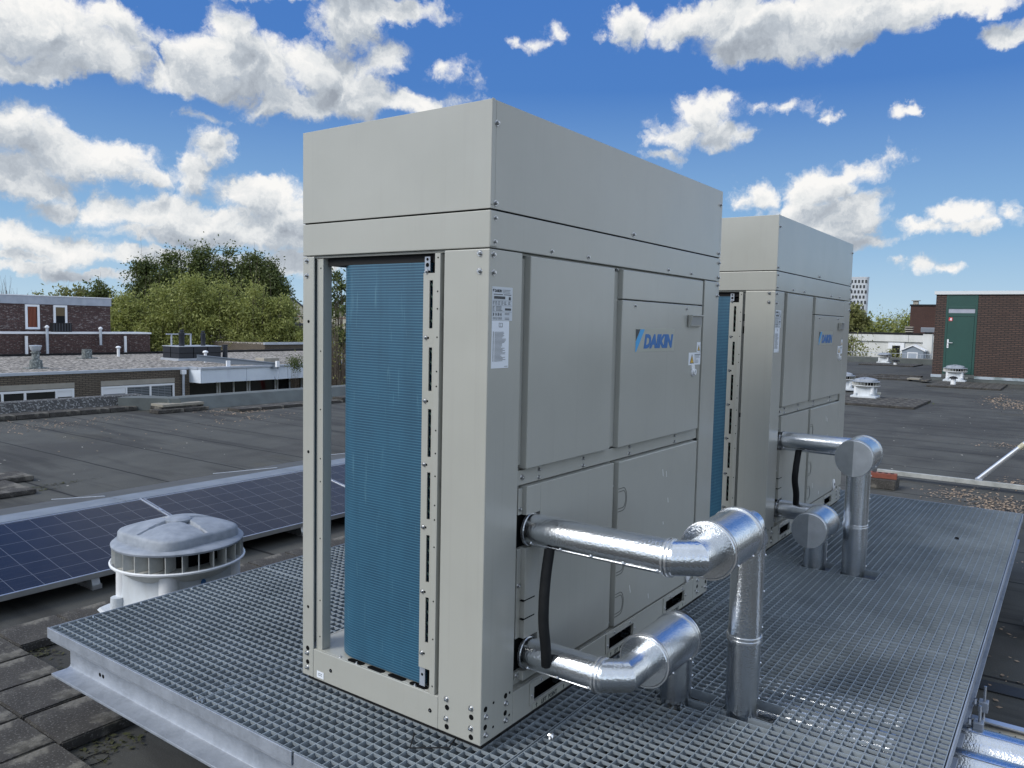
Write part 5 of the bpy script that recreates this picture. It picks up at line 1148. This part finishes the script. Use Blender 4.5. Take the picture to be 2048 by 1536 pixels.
m = MB(); m.box(XD - .034, XD - .0225, 2.325, 2.375, .72, 1.02); m.build('handle_plate', M_wframe, door); m = MB(); m.box(XD - .075, XD - .06, 2.20, 2.36, .89, .915); m.box(XD - .0749, XD - .0345, 2.335, 2.36, .8905, .9145); m.build('door_handle', M_alu, door)
m = MB(); m.box(XD - .0335, XD - .0345, 2.34, 2.36, .765, .80); m.build('keyhole', M_ink, door)
m = MB(); m.box(XD - .026, XD - .0225, 2.25, 2.365, 1.67, 1.79); sg = m.build('red_sign', mat('sign_red', (.55, .04, .05), .4), door); m = MB(); m.box(XD - .029, XD - .0265, 2.275, 2.315, 1.69, 1.77); m.box(XD - .029, XD - .0265, 2.3155, 2.335, 1.72, 1.74); m.build('sign_mark', M_wframe, sg)
M_flash = mat('zinc_flashing', (.42, .48, .54), .45, .5, (.22, .27, .28), 2.2, 6, lo=.45, hi=.6)
m = MB(); m.box(XD - .03, XD, -13, dy0 - .02, -.34, -.245); m.build('flashing', M_flash, t); m = MB(); m.box(XD - .03, XD, dy1 + .02, 2.83, -.335, -.235); m.build('flashing', M_flash, t)
m = MB(); m.box(XD - .015, XD - .001, -13, 2.82, ROOF, -.345); m.box(XD - .02, XD + .2, dy0 - .02, dy1 + .02, -.33, -.201); m.build('upstand', M_feltg, t)
# --- dark red building behind, with a chimney
t = thing('red_building', 'plain dark red building behind the roof house, with a small chimney', 'building', (0, 0, 0))
x0_, y1_ = 62.0, at(1821, 620, 'x', 62).y; zt = at(1821, 612, 'x', 62).z
m = MB(); m.box(62, 75, -3, y1_, -9, zt); m.build('wall', M_br4, t); m = MB(); m.box(61.95, 75, -3, y1_ + .05, zt + .001, zt + .12); m.build('roof_trim', M_black, t)
c0 = at(1832, 606, 'x', 62.5); m = MB(); m.box(62.3, 62.7, c0.y - .16, c0.y + .16, zt + .121, zt + .38); m.build('chimney', M_lintel, t); m = MB(); m.box(62.2, 62.8, c0.y - .27, c0.y + .27, zt + .381, zt + .42); m.build('chimney_cap', M_lintel, t)
# --- white building with door, shed
XW = 58.0
t = thing('white_building', 'low white panelled building with a dark doorway beyond the far parapet', 'building', (0, 0, 0)); M_wb = mat('white_boards', (.60, .61, .60), .6, 0, (.50, .51, .49), 1.6, 6, stretch=(1, 1, .4))
zt = at(1780, 669, 'x', XW).z; zb_ = at(1780, 683, 'x', XW).z
m = MB(); m.box(XW, XW + 12, 2, 26, -9, zb_); m.build('wall', M_wb, t)
for k in range(8): m = MB(); m.box(XW - .12, XW - .001, 2 + k * 3.0 + .01, 5 + k * 3.0 - .01, zb_ + .001, zt); m.build('fascia_panel', M_wb, t)
m = MB(); m.box(XW - .14, XW + 12, 2, 26, zt + .001, zt + .12); m.build('roof_felt', M_black, t)
yy0 = at(1800, 705, 'x', XW).y; yy1 = at(1784, 705, 'x', XW).y; zz = at(1790, 691, 'x', XW).z
m = MB(); m.box(XW - .08, XW - .001, yy0 - .25, yy0, -3, zz + .2); m.box(XW - .08, XW - .001, yy1, yy1 + .25, -3, zz + .2); m.box(XW - .08, XW - .001, yy0 + .001, yy1 - .001, zz, zz + .2); fr_ = m.build('door_frame', M_wframe, t); m = MB(); m.box(XW - .03, XW - .001, yy0 + .001, yy1 - .001, -3, zz - .001); m.build('doorway', M_glassd, fr_)
# square white chimney with metal hood
t = thing('white_chimney', 'square white duct with a grey metal hood, left of the brick corner', 'chimney', (56.5, at(1855, 700, 'x', 56.5).y, -9))
zc = at(1855, 668, 'x', 56.5).z + 9; m = MB(); m.box(-.25, .25, -.27, .27, 0, zc); m.build('duct', M_wb, t); m = MB(); m.box(-.2, .2, -.2, .2, zc + .001, zc + .10); m.build('neck', M_dark, t); m = MB(); m.box(-.4, .4, -.42, .42, zc + .101, zc + .42); m.build('hood', mat('hood_grey', (.17, .19, .22), .5, .4), t, .03)
# garden shed
ps = at(1826, 692, 'x', 55); t = thing('garden_shed', 'small grey shed with a pale door and a pitched white edged roof', 'shed', (55, ps.y, ps.z)); t.scale = (.55, .55, .55); M_shed = mat('shed_grey', (.20, .24, .29), .6)
m = MB(); m.prism([(-1.15, -.55), (0, 0), (1.15, -.55), (1.15, -3.4), (-1.15, -3.4)], 'x', 0, 2); m.build('wall', M_shed, t)
m = MB(); m.prism([(-1.3, -.62), (0, .02), (1.3, -.62), (1.3, -.48), (0, .16), (-1.3, -.48)], 'x', -.15, 2.1); m.build('roof', M_wframe, t)
m = MB(); m.box(-.05, -.001, -.55, -.45, -3.4, -.75); m.box(-.05, -.001, .45, .55, -3.4, -.75); m.box(-.05, -.001, -.449, .449, -.85, -.75); fr_ = m.build('door_frame', M_wframe, t); m = MB(); m.box(-.04, -.001, -.449, .449, -3.4, -.851); m.build('door', mat('shed_door', (.30, .35, .42), .6), fr_)
# guard rail on the far parapet
t = thing('guard_rail', 'low pale railing behind the far parapet', 'railing', (46.0, 0, -.15)); zz = 0.20
m = MB(); m.cyl((0, 0, zz), (0, 12, zz), .012, .012, 6); m.build('top_rail', M_trim, t)
for k in range(49): m = MB(); m.box(-.007, .007, k * .25 - .007, k * .25 + .007, 0, zz - .013); m.build('rail_post', M_trim, t)
# slim chimney stack near, brown louvred
t = thing('roof_cowl', 'slatted grey roof cowl in front of the dark red building', 'roof cowl', (60, at(1818, 672, 'x', 60).y, at(1818, 672, 'x', 60).z), 0); t.scale = (.55, .55, .6)
for k in range(4): m = MB(); m.box(-.45, .45, -.45, .45, .2 + k * .26, .32 + k * .26); m.build('louvre', M_lintel, t)
m = MB(); m.box(-.35, .35, -.35, .35, -1, 1.1); m.build('cowl_core', M_dark, t)
# --- tower
pt = atd(1716, 555, 430)
t = thing('tower', 'distant white round cornered tower with a grid of dark windows', 'tower', (pt.x, pt.y, -9), math.atan2(pt.y - CP.y, pt.x - CP.x) - PI / 2)
th = pt.z + 9; wv = 5.6
def rsq(h, r, n=6):
    o = []
    for cx_, cy_, a0 in ((h - r, h - r, 0), (-h + r, h - r, PI / 2), (-h + r, -h + r, PI), (h - r, -h + r, 1.5 * PI)):
        for k in range(n + 1): a = a0 + PI / 2 * k / n; o.append((cx_ + r * math.cos(a), cy_ + r * math.sin(a)))
    return o
M_tow = mat('tower_white', (.46, .49, .53), .6); m = MB(); m.prism(rsq(wv, 2.0), 'z', 0, th - .6); m.build('wall', M_tow, t); m = MB(); m.prism(rsq(wv + .1, 2.0), 'z', th - .599, th); m.build('roof', M_tow, t)
fl_h = 3.1; nf = int((th - 2) / fl_h)
for f in range(nf):
    z = th - 3.3 - f * fl_h * .9
    if z < 8: break
    for k in range(6):
        x = -4.6 + k * 1.75 + (.85 if f % 2 else 0)
        if abs(x) > 4.5: continue
        m = MB(); m.box(x - .5, x + .5, -wv - .05, -wv + .02, z, z + 1.7); m.build('window', M_ink, t)

# ================================================================== TREES
def leafmat(name, c, c2, c3):
    def ex(ctx): overlay(ctx, mth(ctx, 'MULTIPLY', nz(ctx, 1.1, .5, .66, 3), .7), c3)
    m = mat(name, c, .6, 0, c2, 9, 2, 0, lo=.4, hi=.6, extra=ex)
    nt = m.node_tree; b = nt.nodes['Principled BSDF']; out = nt.nodes['Material Output']
    tr = nt.nodes.new('ShaderNodeBsdfTranslucent'); mx = nt.nodes.new('ShaderNodeMixShader'); mx.inputs[0].default_value = .35
    src = b.inputs['Base Color'].links[0].from_socket; nt.links.new(src, tr.inputs[0]); nt.links.new(b.outputs[0], mx.inputs[1]); nt.links.new(tr.outputs[0], mx.inputs[2]); nt.links.new(mx.outputs[0], out.inputs[0]); return m
M_lw = leafmat('leaf_willow', (.21, .235, .062), (.33, .355, .105), (.14, .165, .042))
M_lp = leafmat('leaf_poplar', (.065, .088, .022), (.11, .14, .036), (.045, .062, .018))
M_ly = leafmat('leaf_olive', (.16, .17, .05), (.24, .25, .09), (.11, .12, .035))
M_bark = mat('bark', (.07, .055, .04), .95, 0, (.11, .09, .07), 8)
RNG = np.random.default_rng(5)
def tree(label, base, top, rx, n, ls, lm, cat='tree', group=None, clumps=26, cz=.55, seed=1, name='tree', spread=.30, trunk=.16, flat=.5, ry=None, bare=0):
    rg = np.random.default_rng(seed); base = Vector(base); h = top; ry = ry or rx
    t = thing(name, label, cat, base, 0, group)
    # clump centres inside the crown's ellipsoid, denser to the outside
    c0 = h * cz; rz_ = h * (1 - cz)
    P = rg.normal(size=(clumps, 3)); P /= np.linalg.norm(P, axis=1)[:, None]; P *= (rg.uniform(.25, 1, clumps) ** .5)[:, None] * .88
    P[:, 2] = np.where(P[:, 2] < -.75, -P[:, 2], P[:, 2])
    cc = P * np.array([rx, ry, rz_]) + np.array([0, 0, c0])
    m = MB(); m.cyl((0, 0, 0), (0, 0, h * cz * .8), trunk, trunk * .6, 9, caps=False)
    for c in cc[:min(clumps, 34)]:
        p0 = Vector((0, 0, h * cz * rg.uniform(.35, .8))); p2 = Vector(c.tolist()); p1 = (p0 + p2) / 2 + Vector((0, 0, -.08 * h * rg.random()))
        q = [p0, p1, p2]; m.cyl(q[0], q[1], trunk * .38, trunk * .22, 6, caps=False); m.cyl(q[1], q[2], trunk * .22, trunk * .08, 6, caps=False)
        for _ in range(2 + bare):
            e = p2 + Vector((rg.normal(0, .35) * rx * .5, rg.normal(0, .35) * ry * .5, abs(rg.normal(0, .4)) * rz_ * .5)); m.cyl(p2.lerp(p1, rg.uniform(0, .8)), e, trunk * .10, trunk * .03, 4, caps=False)
    m.build('trunk', M_bark, t)
    if n:
        k = rg.integers(0, clumps, n); rad = np.minimum(rx, rz_) * spread * rg.uniform(.6, 1.3, clumps)
        pos = cc[k] + rg.normal(size=(n, 3)) * rad[k][:, None] * np.array([1, 1, .8])
        u_ = rg.normal(size=(n, 3)); u_ /= np.linalg.norm(u_, axis=1)[:, None]; v_ = rg.normal(size=(n, 3)); v_ -= (v_ * u_).sum(1)[:, None] * u_; v_ /= np.linalg.norm(v_, axis=1)[:, None]
        s = ls * rg.uniform(.5, 1.3, n)[:, None]
        V = np.stack([pos - u_ * s, pos - v_ * s * flat, pos + u_ * s, pos + v_ * s * flat], 1).reshape(-1, 3)
        me = bpy.data.meshes.new('crown'); me.vertices.add(len(V)); me.vertices.foreach_set('co', V.ravel()); me.loops.add(n * 4); me.loops.foreach_set('vertex_index', np.arange(n * 4))
        me.polygons.add(n); me.polygons.foreach_set('loop_start', np.arange(n) * 4); me.polygons.foreach_set('loop_total', np.full(n, 4)); me.update(); me.validate()
        link('crown', me, lm, t)
    return t
GZ = -9.0
def treeat(label, px, py_top, d, rpx, **k):
    p = atd(px, py_top, d); r = rpx * d / CF; return tree(label, (p.x, p.y, GZ), p.z - GZ, r, **k)
# poplars behind
for i, (px, py, r) in enumerate(((292, 508, 46), (345, 486, 50), (402, 478, 56), (458, 480, 54), (510, 490, 52), (545, 512, 42))):
    treeat('tall dark poplar rising behind the willows, number %s from the left' % ['one', 'two', 'three', 'four', 'five', 'six'][i], px, py, 66, r, n=24000, ls=.12, lm=M_lp, seed=10 + i, name='poplar_tree', group='dark poplars', cz=.64, clumps=120, spread=.21, ry=2.0)
wl = ((252, 572, 52), (315, 548, 60), (380, 532, 64), (445, 528, 62), (508, 540, 58), (560, 574, 48), (590, 632, 34))
for i, (px, py, r) in enumerate(wl):
    treeat('light green willow, ' + ['leftmost, next to the brick block', 'second from the left of the row', 'third from the left of the row', 'in the middle of the row', 'third from the right of the row', 'second from the right, before the gables', 'small rightmost, by the unit post'][i], px, py, 50, r, n=26000, ls=.11, lm=M_lw, seed=30 + i, name='willow_tree', group='light green willows', cz=.56, clumps=150, spread=.20, ry=1.8, flat=.35)
for i, (px, py, r) in enumerate(((75, 568, 34), (120, 562, 36), (160, 565, 28), (190, 545, 32), (222, 575, 26))):
    treeat('pale green tree top behind the brick block, ' + ['first', 'second', 'third', 'fourth and tallest', 'fifth'][i] + ' from the left', px, py, 64, r, n=5500, ls=.14, lm=M_ly if i != 3 else M_lp, seed=50 + i, group='tree tops behind the brick block', cz=.70, clumps=50, spread=.24, ry=1.8)
treeat('bare grey tree top at the far left edge', 18, 562, 62, 44, n=0, ls=.1, lm=M_ly, seed=61, name='bare_tree', cz=.72, clumps=60, trunk=.14, bare=5)
treeat('dark leafed tree seen high between post and coil', 678, 528, 34, 34, n=2200, ls=.085, lm=M_lp, seed=62, cz=.80, clumps=26, spread=.22, trunk=.12)
treeat('thin branched budding tree seen low between post and coil', 668, 640, 24.5, 44, n=500, ls=.05, lm=M_ly, seed=63, cz=.86, clumps=26, spread=.4, trunk=.09, bare=3)
# right side
treeat('yellow green tree standing before the distant tower', 1706, 592, 62, 38, n=9000, ls=.14, lm=M_ly, seed=64, cz=.66, clumps=60, spread=.22)
treeat('thin sprawling shrub tree before the white building', 1700, 668, 52, 62, n=3500, ls=.09, lm=M_ly, seed=65, cz=.80, clumps=50, spread=.25, ry=1.0, bare=2)
treeat('bare brown round tree behind the white building', 1775, 622, 95, 34, n=1200, ls=.10, lm=M_ly, seed=66, cz=.76, clumps=110, bare=5, trunk=.16)
treeat('bare tree just left of the dark red building', 1808, 612, 92, 24, n=1500, ls=.10, lm=M_ly, seed=67, cz=.76, clumps=90, bare=4, trunk=.15)
for i, (px, py, r) in enumerate(((1725, 626, 34), (1765, 634, 38), (1815, 630, 40))):
    treeat('round green bush tree above the white roof, ' + ['left', 'middle', 'right'][i] + ' one', px, py, 75, r, n=6000, ls=.15, lm=M_lw, seed=70 + i, group='bush trees above the white roof', cz=.72, clumps=60, spread=.22)
# doorway shrub
treeat('small climbing shrub by the dark doorway', 1790, 690, 54, 16, n=1400, ls=.07, lm=M_ly, seed=75, cz=.86, clumps=20, spread=.35)
treeat('small green tuft growing on the gravel roof edge beside the unit post', 590, 712, 27, 14, n=900, ls=.03, lm=M_lp, seed=76, cz=.975, clumps=14, spread=.5, name='tuft', cat='plant', trunk=.02)
# far wood closing the horizon all round
rg = np.random.default_rng(99); m = MB(); n = 26000
ang = rg.uniform(0, 2 * PI, n); rad = rg.uniform(120, 165, n); hgt = GZ + rg.uniform(0, 1, n) ** .8 * (8.6 + 1.6 * np.sin(ang * 31) + 1.1 * np.sin(ang * 73 + 1))
for a_, r_, z_ in zip(ang, rad, hgt):
    c = Vector((r_ * math.cos(a_), r_ * math.sin(a_), z_)); u_ = Vector((-math.sin(a_), math.cos(a_), .3)) * 1.1; v_ = Vector((.2, .2, 1)) * .8
    m.add([c - u_, c - v_, c + u_, c + v_], [(0, 1, 2, 3)])
o = m.build('distant_trees', M_lp); o['kind'] = 'stuff'; o['label'] = 'far dark belt of woods along the horizon'; o['category'] = 'wood'
